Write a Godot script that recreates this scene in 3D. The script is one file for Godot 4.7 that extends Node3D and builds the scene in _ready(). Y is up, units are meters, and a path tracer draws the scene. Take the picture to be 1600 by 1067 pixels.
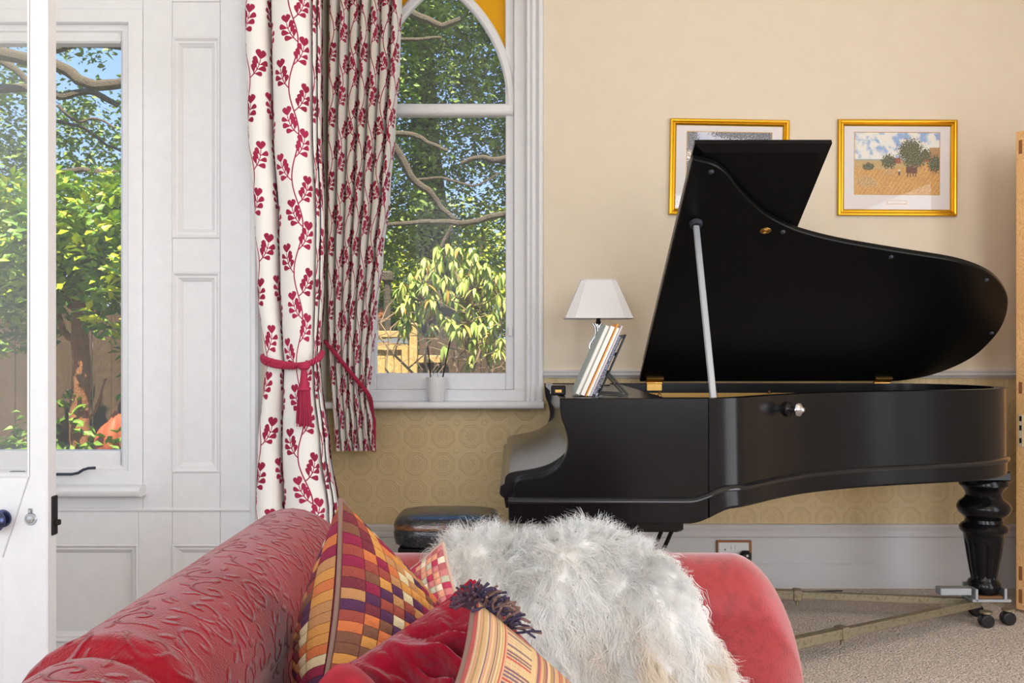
extends Node3D
# A sitting room with a black grand piano, curtains, two windows on a garden and a red sofa in front.
# World: metres, y up. The camera stands at (0, EYE, 0) and looks along -z; d is the distance in front of it.
const F := 1480.0      # focal length in pixels of the 1600 x 1067 frame
const EYE := 1.13
const HORIZON := 550.0
var M := {}            # materials
var bases := {}        # things -> their base point
var taken := {}        # names in use
var rng := RandomNumberGenerator.new()

func P(px, py, d) -> Vector3:
	return Vector3((px - 800.0) * d / F, EYE - (py - HORIZON) * d / F, -d)

# ---------------------------------------------------------------- mesh builder
class MB:
	var v := PackedVector3Array()
	var uv := PackedVector2Array()
	var c := PackedColorArray()
	var i := PackedInt32Array()
	var coloured := false
	func add(p: Vector3, t := Vector2.ZERO, col := Color.WHITE) -> int:
		v.append(p); uv.append(t); c.append(col)
		return v.size() - 1
	func tri(a: int, b: int, d: int) -> void:     # counter-clockwise from outside; stored clockwise
		i.append(a); i.append(d); i.append(b)
	func quad(a: int, b: int, d: int, e: int) -> void:
		tri(a, b, d); tri(a, d, e)
	func face(p: Array) -> void:
		var f := []
		for q in p: f.append(add(q))
		for k in range(1, f.size() - 1): tri(f[0], f[k], f[k + 1])
	func mesh() -> ArrayMesh:
		var n := PackedVector3Array()
		n.resize(v.size())
		for k in range(0, i.size(), 3):
			var a := i[k]
			var b := i[k + 2]
			var d := i[k + 1]
			var f := (v[b] - v[a]).cross(v[d] - v[a])
			n[a] += f; n[b] += f; n[d] += f
		for k in n.size():
			n[k] = n[k].normalized() if n[k].length_squared() > 1e-20 else Vector3.UP
		var arr := []
		arr.resize(Mesh.ARRAY_MAX)
		arr[Mesh.ARRAY_VERTEX] = v
		arr[Mesh.ARRAY_NORMAL] = n
		arr[Mesh.ARRAY_TEX_UV] = uv
		if coloured: arr[Mesh.ARRAY_COLOR] = c
		arr[Mesh.ARRAY_INDEX] = i
		var m := ArrayMesh.new()
		m.add_surface_from_arrays(Mesh.PRIMITIVE_TRIANGLES, arr)
		return m
	# box with chamfered edges; b is the chamfer, q an optional basis
	func box(at: Vector3, size: Vector3, b := 0.002, q := Basis.IDENTITY) -> MB:
		var h := size * 0.5
		b = minf(b, minf(h.x, minf(h.y, h.z)) * 0.9)
		var g := {}
		for sx in [-1, 1]:
			for sy in [-1, 1]:
				for sz in [-1, 1]:
					g[[sx, sy, sz, 0]] = at + q * Vector3(sx * h.x, sy * (h.y - b), sz * (h.z - b))
					g[[sx, sy, sz, 1]] = at + q * Vector3(sx * (h.x - b), sy * h.y, sz * (h.z - b))
					g[[sx, sy, sz, 2]] = at + q * Vector3(sx * (h.x - b), sy * (h.y - b), sz * h.z)
		for s in [-1, 1]:
			var w := [[-1, -1], [1, -1], [1, 1], [-1, 1]]
			if s < 0: w.reverse()
			face(w.map(func(t): return g[[s, t[0], t[1], 0]]))
			face(w.map(func(t): return g[[t[1], s, t[0], 1]]))
			face(w.map(func(t): return g[[t[0], t[1], s, 2]]))
		if b > 0.0:
			for s in [-1, 1]:
				for t in [-1, 1]:
					ring([g[[s, t, -1, 0]], g[[s, t, 1, 0]], g[[s, t, 1, 1]], g[[s, t, -1, 1]]], at)
					ring([g[[-1, s, t, 1]], g[[1, s, t, 1]], g[[1, s, t, 2]], g[[-1, s, t, 2]]], at)
					ring([g[[s, -1, t, 0]], g[[s, 1, t, 0]], g[[s, 1, t, 2]], g[[s, -1, t, 2]]], at)
					for r in [-1, 1]: ring([g[[s, t, r, 0]], g[[s, t, r, 1]], g[[s, t, r, 2]]], at)
		return self
	func ring(p: Array, inside: Vector3) -> void:   # a face turned away from a point
		var mid := Vector3.ZERO
		for q in p: mid += q / p.size()
		if (p[1] - p[0]).cross(p[2] - p[0]).dot(mid - inside) < 0: p.reverse()
		face(p)
	# stations of equal length joined by quads; sharp profile corners are split
	func loft(st: Array, wrap := false, hard := false, split := 0.6, uvs := [], flip := false) -> MB:
		var np: int = st[0].size()
		var mid: Array = st[st.size() / 2]
		var runs := []
		var start := 0
		for k in range(1, np - 1):
			var a: Vector3 = mid[k] - mid[k - 1]
			var b: Vector3 = mid[k + 1] - mid[k]
			if a.length() > 1e-7 and b.length() > 1e-7 and a.angle_to(b) > split:
				runs.append([start, k]); start = k
		runs.append([start, np - 1])
		var ns := st.size()
		for r in runs:
			var w: int = r[1] - r[0] + 1
			var rows := []
			for s in ns:
				var row := PackedInt32Array()
				for k in w:
					row.append(add(st[s][r[0] + k], uvs[s][r[0] + k] if uvs.size() else Vector2.ZERO))
				rows.append(row)
			for s in (ns if wrap else ns - 1):
				var a: PackedInt32Array = rows[s]
				var b: PackedInt32Array = rows[(s + 1) % ns]
				if hard:
					var a2 := PackedInt32Array()
					var b2 := PackedInt32Array()
					for k in w:
						a2.append(add(v[a[k]], uv[a[k]])); b2.append(add(v[b[k]], uv[b[k]]))
					a = a2; b = b2
				for k in w - 1:
					if flip: quad(a[k], a[k + 1], b[k + 1], b[k])
					else: quad(a[k], b[k], b[k + 1], a[k + 1])
		return self
	# body of revolution round an upright axis; profile of (radius, y)
	func lathe(profile: Array, at := Vector3.ZERO, segs := 24, q := Basis.IDENTITY, rim = null) -> MB:
		var st := []
		for s in segs:
			var t := TAU * s / segs
			var row := []
			for p in profile:
				var r: float = p.x * (rim.call(t, p.y) if rim != null else 1.0)
				row.append(at + q * Vector3(cos(t) * r, p.y, -sin(t) * r))
			st.append(row)
		return loft(st, true)
	func tube(path: Array, rad, segs := 8) -> MB:
		var st := []
		var n := path.size()
		var up := Vector3(0.31, 0.87, 0.38)
		for k in n:
			var t: Vector3 = (path[mini(k + 1, n - 1)] - path[maxi(k - 1, 0)]).normalized()
			var x := t.cross(up).normalized()
			if x.length() < 0.1: x = t.cross(Vector3.RIGHT).normalized()
			var y := x.cross(t)
			up = y
			var r: float = rad[k] if rad is Array else rad
			var row := []
			for s in segs + 1: row.append(path[k] + (x * cos(TAU * s / segs) + y * sin(TAU * s / segs)) * r)
			st.append(row)
		loft(st, false, false, 3.0)
		fan(st[0].slice(0, segs)); fan(st[n - 1].slice(0, segs))
		return self
	func fan(p: Array) -> void:
		var mid := Vector3.ZERO
		for q in p: mid += q / p.size()
		var m := add(mid)
		var f := []
		for q in p: f.append(add(q))
		for k in p.size(): tri(m, f[k], f[(k + 1) % p.size()])
	# polygon (2D) filled at origin + u x + v y
	func poly(p: Array, o: Vector3, x: Vector3, y: Vector3, flip := false) -> void:
		var t := Geometry2D.triangulate_polygon(PackedVector2Array(p))
		var f := []
		for q in p: f.append(add(o + x * q.x + y * q.y, q))
		for k in range(0, t.size(), 3):
			if flip: tri(f[t[k]], f[t[k + 2]], f[t[k + 1]])
			else: tri(f[t[k]], f[t[k + 1]], f[t[k + 2]])
	# polygon extruded by w, with a chamfer b on both rims
	func prism(p: Array, o: Vector3, x: Vector3, y: Vector3, w: Vector3, b := 0.0, split := 0.5) -> MB:
		var area := 0.0
		for k in p.size(): area += p[k].cross(p[(k + 1) % p.size()])
		if area < 0: p = p.duplicate(); p.reverse()
		var turn := x.cross(y).dot(w) > 0
		var inner := MB.inset(p, b) if b > 0 else p
		poly(inner, o, x, y, turn)
		poly(inner, o + w, x, y, not turn)
		var dn := w.normalized() * b
		var levels := [[p, Vector3.ZERO], [p, w]] if b <= 0 else [[inner, Vector3.ZERO], [p, dn], [p, w - dn], [inner, w]]
		var st := []
		for lv in levels:
			var row := []
			for q in lv[0]: row.append(o + x * q.x + y * q.y + lv[1])
			row.append(row[0])
			st.append(row)
		for k in st.size() - 1: loft([st[k], st[k + 1]], false, false, split, [], turn)
		return self
	static func inset(p: Array, b: float) -> Array:
		var out := []
		var n := p.size()
		for k in n:
			var e1: Vector2 = (p[k] - p[(k + n - 1) % n]).normalized()
			var e2: Vector2 = (p[(k + 1) % n] - p[k]).normalized()
			var m := (Vector2(-e1.y, e1.x) + Vector2(-e2.y, e2.x)).normalized()
			var s := maxf(m.dot(Vector2(-e1.y, e1.x)), 0.4)
			out.append(p[k] + m * b / s)
		return out
	# a moulding round a rectangle (x0,y0)-(x1,y1): profile x runs inwards from the edge, y off the plane
	func frame(prof: Array, r: Rect2, o: Vector3, x: Vector3, y: Vector3, n: Vector3) -> MB:
		var st := []
		for k in [[0, 0], [1, 0], [1, 1], [0, 1]]:
			var row := []
			for p in prof:
				var q := Vector2(r.position.x + (r.size.x - p.x if k[0] else p.x), r.position.y + (r.size.y - p.x if k[1] else p.x))
				row.append(o + x * q.x + y * q.y + n * p.y)
			st.append(row)
		return loft(st, true, true)
	# a moulding along a straight line
	func run(prof: Array, a: Vector3, b: Vector3, x: Vector3, y: Vector3, caps := true) -> MB:
		var st := []
		for e in [a, b]:
			var row := []
			for p in prof: row.append(e + x * p.x + y * p.y)
			st.append(row)
		loft(st)
		if caps:
			poly(prof, a, x, y); poly(prof, b, x, y, true)
		return self
	func grid(nu: int, nv: int, f: Callable, tile := Vector2.ONE, wrap := false, flip := false) -> MB:
		var first := v.size()
		for a in (nu if wrap else nu + 1):
			for b in nv + 1:
				add(f.call(float(a) / nu, float(b) / nv), Vector2(float(a) / nu, float(b) / nv) * tile)
		for a in nu:
			for b in nv:
				var p := first + a * (nv + 1) + b
				var q := first + ((a + 1) % nu if wrap else a + 1) * (nv + 1) + b
				if flip: quad(p, p + 1, q + 1, q)
				else: quad(p, q, q + 1, p + 1)
		return self

# ---------------------------------------------------------------- objects
func numbered(called: String) -> String:
	var n: int = taken.get(called, 0)
	taken[called] = n + 1
	return called if n == 0 else "%s_%03d" % [called, n]

func tag(o: Node, label: String, category: String, group := "") -> Node:
	o.set_meta("label", label); o.set_meta("category", category)
	if group: o.set_meta("group", group)
	return o

func thing(called: String, label: String, category: String, base: Vector3, group := "") -> Node3D:
	var o := Node3D.new()
	o.name = numbered(called)
	add_child(o)
	o.position = base
	bases[o] = base
	return tag(o, label, category, group)

func place(o: Node3D, called: String, parent: Node) -> void:
	if parent == self:
		o.name = numbered(called)
		add_child(o)
	else:
		o.name = called
		parent.add_child(o, true)
		if bases.has(parent): o.position = -bases[parent]

func put(mesh: Mesh, called: String, mat: Material, parent: Node = self) -> MeshInstance3D:
	var o := MeshInstance3D.new()
	o.mesh = mesh
	o.material_override = mat
	place(o, called, parent)
	return o

func obj(called: String, mb: MB, mat: Material, parent: Node = self) -> MeshInstance3D:
	return put(mb.mesh(), called, mat, parent)

func struct(called: String, mb: MB, mat: Material, parent: Node = self) -> MeshInstance3D:
	var o := obj(called, mb, mat, parent)
	if parent == self: o.set_meta("kind", "structure")
	return o

func struct_node(called: String) -> Node3D:
	var o := Node3D.new()
	o.name = numbered(called)
	add_child(o)
	o.set_meta("kind", "structure")
	return o

func many(called: String, mesh: Mesh, mat: Material, at: Array, cols: Array, parent: Node = self) -> MultiMeshInstance3D:
	var mm := MultiMesh.new()
	mm.transform_format = MultiMesh.TRANSFORM_3D
	mm.use_colors = cols.size() > 0
	mm.mesh = mesh
	mm.instance_count = at.size()
	for k in at.size():
		mm.set_instance_transform(k, at[k])
		if cols.size(): mm.set_instance_color(k, cols[k])
	var o := MultiMeshInstance3D.new()
	o.multimesh = mm
	o.material_override = mat
	o.set_meta("kind", "stuff")
	place(o, called, parent)
	return o

func slab(lo: Vector3, hi: Vector3, b := 0.001) -> MB:
	return MB.new().box((lo + hi) * 0.5, (hi - lo).abs(), b)

# ---------------------------------------------------------------- materials
func srgb(r, g, b) -> Color:
	return Color(r / 255.0, g / 255.0, b / 255.0)

func mat(col: Color, rough := 0.6, metal := 0.0) -> StandardMaterial3D:
	var m := StandardMaterial3D.new()
	m.albedo_color = col
	m.roughness = rough
	m.metallic = metal
	return m

func noise_image(w: int, h: int, freq: float, sd: int, oct := 4) -> Image:
	var n := FastNoiseLite.new()
	n.seed = sd
	n.noise_type = FastNoiseLite.TYPE_SIMPLEX_SMOOTH
	n.frequency = freq
	n.fractal_octaves = oct
	var im := n.get_seamless_image(w, h)
	im.convert(Image.FORMAT_RGB8)
	return im

func tex(im: Image) -> ImageTexture:
	im.generate_mipmaps()
	return ImageTexture.create_from_image(im)

# a colour texture running between the given colours with noise
func ramp_tex(w: int, h: int, freq: float, sd: int, cols: Array, oct := 4) -> ImageTexture:
	var n := FastNoiseLite.new()
	n.seed = sd
	n.frequency = freq
	n.fractal_octaves = oct
	n.noise_type = FastNoiseLite.TYPE_SIMPLEX_SMOOTH
	var im := n.get_seamless_image(w, h)
	im.convert(Image.FORMAT_L8)
	var src := im.get_data()
	var out := PackedByteArray()
	out.resize(w * h * 3)
	var lut := []
	for k in 256:
		var t := k / 255.0 * (cols.size() - 1)
		var a := mini(int(t), cols.size() - 2)
		lut.append(cols[a].lerp(cols[a + 1], t - a))
	for k in w * h:
		var q: Color = lut[src[k]]
		out[k * 3] = int(q.r * 255); out[k * 3 + 1] = int(q.g * 255); out[k * 3 + 2] = int(q.b * 255)
	return tex(Image.create_from_data(w, h, false, Image.FORMAT_RGB8, out))

func tri_map(m: StandardMaterial3D, scale, world := true) -> StandardMaterial3D:
	m.uv1_triplanar = true
	m.uv1_world_triplanar = world
	m.uv1_triplanar_sharpness = 4.0
	m.uv1_scale = scale if scale is Vector3 else Vector3.ONE * scale
	return m

func relief(m: StandardMaterial3D, t: Texture2D, cm: float) -> StandardMaterial3D:
	m.heightmap_enabled = true
	m.heightmap_texture = t
	m.heightmap_scale = cm
	return m

func sheen(m: StandardMaterial3D, amount: float, tint: float) -> StandardMaterial3D:
	m.rim_enabled = true
	m.rim = amount
	m.rim_tint = tint
	return m

func grey_image(w: int, h: int, f: PackedFloat32Array) -> ImageTexture:
	var out := PackedByteArray()
	out.resize(w * h)
	for k in w * h: out[k] = int(clampf(f[k], 0.0, 1.0) * 255.0)
	return tex(Image.create_from_data(w, h, false, Image.FORMAT_L8, out))

# ---- relief of the embossed dado paper: octagons with rosettes, one repeat
func octagon_relief() -> ImageTexture:
	var n := 256
	var f := PackedFloat32Array()
	f.resize(n * n)
	for y in n:
		for x in n:
			var p := Vector2((x + 0.5) / n - 0.5, (y + 0.5) / n - 0.5)
			var a := p.abs()
			var o := maxf(maxf(a.x, a.y), (a.x + a.y) * 0.72)
			var h := 0.25
			h += 0.5 * exp(-pow((o - 0.40) / 0.022, 2.0)) + 0.35 * exp(-pow((o - 0.33) / 0.018, 2.0))
			var r := p.length()
			var t := p.angle()
			h += 0.45 * exp(-pow((r - 0.13 - 0.045 * cos(8.0 * t)) / 0.028, 2.0)) + 0.4 * exp(-pow(r / 0.04, 2.0))
			h += 0.22 * exp(-pow((r - 0.24 - 0.02 * cos(4.0 * t)) / 0.02, 2.0))
			var q := Vector2(0.5 - a.x, 0.5 - a.y)
			h += 0.35 * exp(-pow((q.length() - 0.09) / 0.025, 2.0))
			f[y * n + x] = h
	return grey_image(n, n, f)

func stamp(f: PackedFloat32Array, n: int, p: Vector2, r: float, h: float) -> void:
	var k := int(r * 2.2)
	for y in range(-k, k + 1):
		for x in range(-k, k + 1):
			var g := h * exp(-(x * x + y * y) / (r * r))
			var at := posmod(int(p.y) + y, n) * n + posmod(int(p.x) + x, n)
			if g > f[at]: f[at] = g

# ---- raised scrolls and leaves of the sofa's damask
func damask_relief() -> ImageTexture:
	var n := 512
	var f := PackedFloat32Array()
	f.resize(n * n)
	f.fill(0.15)
	var r := RandomNumberGenerator.new()
	r.seed = 11
	for k in 24:
		var c := Vector2((k % 5) * 102.4 + (51 if (k / 5) % 2 else 0) + r.randf_range(-12, 12), (k / 5) * 102.4 + r.randf_range(-12, 12))
		var turn := r.randf() * TAU
		var hand := -1.0 if k % 2 else 1.0
		for s in 80:
			var t := s / 80.0
			var q := c + Vector2.from_angle(turn + hand * t * 6.6) * (5.0 + 38.0 * t)
			stamp(f, n, q, 5.5 - 2.2 * t, 0.9 - 0.3 * t)
		for l in 5:
			var b := c + Vector2.from_angle(turn + l * 1.26) * 40.0
			for s in 14:
				stamp(f, n, b + Vector2.from_angle(turn + l * 1.26 + hand * 0.9) * s * 1.9, 2.5 + 4.5 * sin(PI * s / 14.0), 0.62)
	var grain := noise_image(n, n, 0.22, 15, 2).get_data()
	for k in n * n: f[k] += (grain[k * 3] / 255.0 - 0.5) * 0.16
	return grey_image(n, n, f)

# ---- raspberry sprigs printed on linen; one repeat, 0.50 m x 0.67 m
func sprig_print() -> ImageTexture:
	var w := 768
	var h := 1024
	var r := RandomNumberGenerator.new()
	r.seed = 5
	var d := PackedByteArray()
	d.resize(w * h * 3)
	var grain := noise_image(256, 256, 0.12, 3, 2).get_data()
	for y in h:
		for x in w:
			var g := grain[((y * 3 % 256) * 256 + x % 256) * 3] + grain[((y % 256) * 256 + x * 3 % 256) * 3]
			var k := (y * w + x) * 3
			var e := (g - 256) / 26
			d[k] = 228 + e; d[k + 1] = 225 + e; d[k + 2] = 220 + e
	var ink := [Color8(150, 22, 62), Color8(140, 18, 56), Color8(158, 30, 72)]
	var dot := func(p: Vector2, rad: float, col: Color) -> void:
		var k := int(ceil(rad))
		for y in range(-k, k + 1):
			for x in range(-k, k + 1):
				if x * x + y * y <= rad * rad:
					var at := (posmod(int(p.y) + y, h) * w + posmod(int(p.x) + x, w)) * 3
					d[at] = col.r8; d[at + 1] = col.g8; d[at + 2] = col.b8
	var leaf := func(p: Vector2, a: float, l: float, col: Color) -> void:
		var u := Vector2.from_angle(a)
		var k := int(l * 1.1)
		for y in range(-k, k + 1):
			for x in range(-k, k + 1):
				var q := Vector2(x, y)
				var t := q.dot(u) / l
				if t > 0.0 and t < 1.0 and absf(q.cross(u)) < l * 0.43 * pow(t, 0.75) * sqrt(1.0 - pow(t, 5.0)):
					var at := (posmod(int(p.y) + y, h) * w + posmod(int(p.x) + x, w)) * 3
					d[at] = col.r8; d[at + 1] = col.g8; d[at + 2] = col.b8
	for s in 3:
		var x0 := 110.0 + s * 256.0
		var off := s * 97.0
		for k in 512:
			var y := k * 2.0
			dot.call(Vector2(x0 + 30.0 * sin(TAU * (y + off) / 512.0), y), 4.0, ink[0])
		for b in 8:
			var y := b * 128.0 + off
			var p := Vector2(x0 + 30.0 * sin(TAU * (y + off) / 512.0), y)
			var side := 1.0 if b % 2 else -1.0
			var col: Color = ink[r.randi() % 3]
			var a := -PI / 2 + side * r.randf_range(0.8, 1.05)
			for k in 42:
				dot.call(p, 3.6 - k * 0.03, col)
				p += Vector2.from_angle(a) * 3.1
				a -= side * 0.02
				if k in [10, 20, 30]:
					for sg in [-1.0, 1.0]:
						var pa: float = a + sg * r.randf_range(0.75, 1.0)
						for e in 4: dot.call(p + Vector2.from_angle(pa) * e * 3.0, 2.6, col)
						leaf.call(p + Vector2.from_angle(pa) * 7.0, pa, r.randf_range(42, 52), col)
			for sg in [-0.42, 0.42]: leaf.call(p, a + sg, r.randf_range(48, 56), col)
	return tex(Image.create_from_data(w, h, false, Image.FORMAT_RGB8, d))

# ---- woven stripes of the kilim cushion
func kilim_print() -> ImageTexture:
	var n := 512
	var cols := [srgb(196, 160, 112), srgb(206, 178, 130), srgb(176, 46, 60), srgb(84, 66, 104), srgb(198, 112, 98), srgb(214, 190, 150), srgb(150, 120, 70), srgb(92, 60, 88), srgb(206, 150, 120)]
	var r := RandomNumberGenerator.new()
	r.seed = 21
	var row := []
	while row.size() < n:
		var col: Color = cols[r.randi() % cols.size()]
		col = col.lerp(cols[0], 0.35)
		for k in r.randi_range(1, 6): row.append(col)
	var blk := []
	for k in 40: blk.append(cols[[3, 5, 2, 0, 7, 1][r.randi() % 6]])
	var d := PackedByteArray()
	d.resize(n * n * 3)
	for y in n:
		for x in n:
			var q: Color = row[y]
			var band := y % 256
			if band > 120 and band < 215:
				q = blk[(x / 9) % 40].lerp(cols[0], 0.25) if (x / 9) % 2 == 0 else row[(y * 3) % n].lerp(cols[1], 0.6)
			var e := 0.94 + 0.12 * (float((x * 7 + y * 3) % 5) / 5.0)
			var k := (y * n + x) * 3
			d[k] = mini(int(q.r * e * 255), 255); d[k + 1] = mini(int(q.g * e * 255), 255); d[k + 2] = mini(int(q.b * e * 255), 255)
	return tex(Image.create_from_data(n, n, false, Image.FORMAT_RGB8, d))

# ---- a generic country print: sky, trees, stubble field (kind 0) or a grey misty wood (kind 1)
func country_print(kind: int) -> ImageTexture:
	var w := 512
	var h := 368
	var cl := noise_image(w, h, 0.012, 40 + kind, 5).get_data()
	var fine := noise_image(w, h, 0.09, 44 + kind, 3).get_data()
	var d := PackedByteArray()
	d.resize(w * h * 3)
	var crowns := [[0.40, 0.47, 0.085, 0.12], [0.66, 0.30, 0.15, 0.20], [0.70, 0.43, 0.14, 0.14], [0.83, 0.36, 0.07, 0.1], [0.16, 0.55, 0.07, 0.06], [0.95, 0.5, 0.09, 0.14]]
	if kind == 1: crowns = [[0.02, 0.12, 0.11, 0.3], [0.62, 0.0, 0.34, 0.12], [0.92, 0.2, 0.26, 0.34], [0.1, 0.62, 0.2, 0.2]]
	for y in h:
		for x in w:
			var u := float(x) / w
			var v := float(y) / h
			var a := cl[(y * w + x) * 3] / 255.0
			var b := fine[(y * w + x) * 3] / 255.0
			var q: Color
			if kind == 0:
				q = srgb(140, 170, 214).lerp(srgb(232, 228, 222), smoothstep(0.30, 0.62, a + v * 0.45))
				if v > 0.43: q = srgb(150, 160, 178).lerp(srgb(190, 160, 100), smoothstep(0.43, 0.48, v + 0.01 * b))
				if v > 0.55 + 0.04 * sin(u * 5.0):
					var s := 0.5 + 0.5 * sin((u * 60.0 + v * 30.0) * 2.0 + b * 4.0)
					q = srgb(196, 140, 66).lerp(srgb(222, 176, 98), clampf(s * 0.6 + a * 0.5, 0, 1)).lerp(srgb(146, 90, 40), 0.5 * smoothstep(0.55, 0.75, b))
				if u > 0.78 and v > 0.34 and v < 0.47 and v > 0.34 + (0.88 - u) * 0.8: q = srgb(172, 92, 60)
				if u > 0.88 and v > 0.24 and v < 0.45: q = srgb(176, 130, 84)
				if u > 0.41 and u < 0.54 and v > 0.41 and v < 0.5: q = srgb(158, 76, 52)
			else:
				q = srgb(186, 192, 216).lerp(srgb(220, 220, 232), a)
				if v > 0.6: q = srgb(150, 150, 160).lerp(srgb(196, 194, 196), a)
			for t in crowns:
				var e := Vector2((u - t[0]) / t[2], (v - t[1]) / t[3]).length() + (b - 0.5) * 1.1
				if e < 0.95:
					q = (srgb(52, 56, 34) if kind == 0 else srgb(84, 82, 96)).lerp(srgb(120, 124, 72) if kind == 0 else srgb(150, 150, 160), smoothstep(0.4, 0.75, b))
			if kind == 0:
				for t in [[0.1, 0.78, 0.09], [0.40, 0.64, 0.06], [0.26, 0.58, 0.035], [0.03, 0.56, 0.05], [0.17, 0.82, 0.1]]:   # corn stooks
					var e: float = absf(u - t[0]) / t[2] + maxf(0.0, t[1] - v) / (t[2] * 1.3)
					if e < 0.8 + 0.3 * b and v < t[1] + t[2] * 0.6: q = srgb(150, 98, 50).lerp(srgb(232, 206, 150), b)
				for t in [[0.64, 0.60, 0.035, 0.05], [0.70, 0.61, 0.035, 0.045], [0.625, 0.66, 0.006, 0.06], [0.655, 0.66, 0.006, 0.06], [0.69, 0.66, 0.006, 0.05], [0.72, 0.66, 0.006, 0.05]]:   # two horses
					if absf(u - t[0]) < t[2] and absf(v - t[1]) < t[3]: q = srgb(96, 48, 30)
				if absf(u - 0.525) < 0.012 and v > 0.59 and v < 0.69: q = srgb(214, 208, 200) if v < 0.63 else srgb(74, 62, 56)   # a reaper
			var k := (y * w + x) * 3
			d[k] = int(q.r * 255); d[k + 1] = int(q.g * 255); d[k + 2] = int(q.b * 255)
	return tex(Image.create_from_data(w, h, false, Image.FORMAT_RGB8, d))

# ---- wood grain along v
func wood_tex(a: Color, b: Color, sd: int, rings := 9.0) -> ImageTexture:
	var w := 256
	var h := 512
	var nz := noise_image(w, h, 0.006, sd, 3).get_data()
	var fn := noise_image(w, h, 0.2, sd + 1, 2).get_data()
	var d := PackedByteArray()
	d.resize(w * h * 3)
	for y in h:
		for x in w:
			var n := nz[(y * w + x) * 3] / 255.0
			var s := 0.5 + 0.5 * sin(TAU * (float(x) / w * rings + n * 2.0 * rings * 0.35))
			s = 0.75 * pow(s, 1.6) + 0.25 * fn[((y / 8) * w + x) * 3] / 255.0
			var q := a.lerp(b, s)
			var k := (y * w + x) * 3
			d[k] = int(q.r * 255); d[k + 1] = int(q.g * 255); d[k + 2] = int(q.b * 255)
	return tex(Image.create_from_data(w, h, false, Image.FORMAT_RGB8, d))

# ---- cracked black leather with tan showing where the seat's border is rubbed (u round the seat, v up its side and over the top)
func worn_leather() -> ImageTexture:
	var w := 1024
	var h := 512
	var a := noise_image(w, h, 0.02, 61, 5).get_data()
	var b := noise_image(w, h, 0.11, 62, 3).get_data()
	var d := PackedByteArray()
	d.resize(w * h * 3)
	for y in h:
		for x in w:
			var v := 1.0 - float(y) / h
			var n := a[(y * w + x) * 3] / 255.0
			var m := b[(y * w + x) * 3] / 255.0
			var q := srgb(30, 32, 38).lerp(srgb(66, 70, 80), smoothstep(0.45, 0.8, n * 0.5 + m * 0.5))
			var rub := exp(-pow((v - 0.41) / 0.07, 2.0))
			if rub * 1.25 + (m - 0.5) * 1.6 + (n - 0.5) > 0.78: q = srgb(150, 96, 48).lerp(srgb(96, 60, 34), m)
			elif v > 0.45 and n + m * 0.6 > 1.12: q = srgb(120, 100, 84)
			var k := (y * w + x) * 3
			d[k] = int(q.r * 255); d[k + 1] = int(q.g * 255); d[k + 2] = int(q.b * 255)
	return tex(Image.create_from_data(w, h, false, Image.FORMAT_RGB8, d))

# ---- tufted pile: random tufts, softened a little; repeats without a seam
func pile(n: int, sd: int, cols: Array) -> ImageTexture:
	var r := RandomNumberGenerator.new()
	r.seed = sd
	var a := PackedFloat32Array()
	a.resize(n * n)
	for k in n * n: a[k] = r.randf()
	var d := PackedByteArray()
	d.resize(n * n * 3)
	for y in n:
		for x in n:
			var up := posmod(y - 1, n) * n
			var dn := posmod(y + 1, n) * n
			var lf := posmod(x - 1, n)
			var rt := posmod(x + 1, n)
			var v := (2.0 * a[y * n + x] + a[up + x] + a[dn + x] + a[y * n + lf] + a[y * n + rt] + 0.5 * (a[up + lf] + a[dn + rt])) / 7.0
			var q: Color = cols[0].lerp(cols[1], clampf((v - 0.25) * 2.0, 0, 1))
			var k := (y * n + x) * 3
			d[k] = int(q.r * 255); d[k + 1] = int(q.g * 255); d[k + 2] = int(q.b * 255)
	return tex(Image.create_from_data(n, n, false, Image.FORMAT_RGB8, d))

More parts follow.
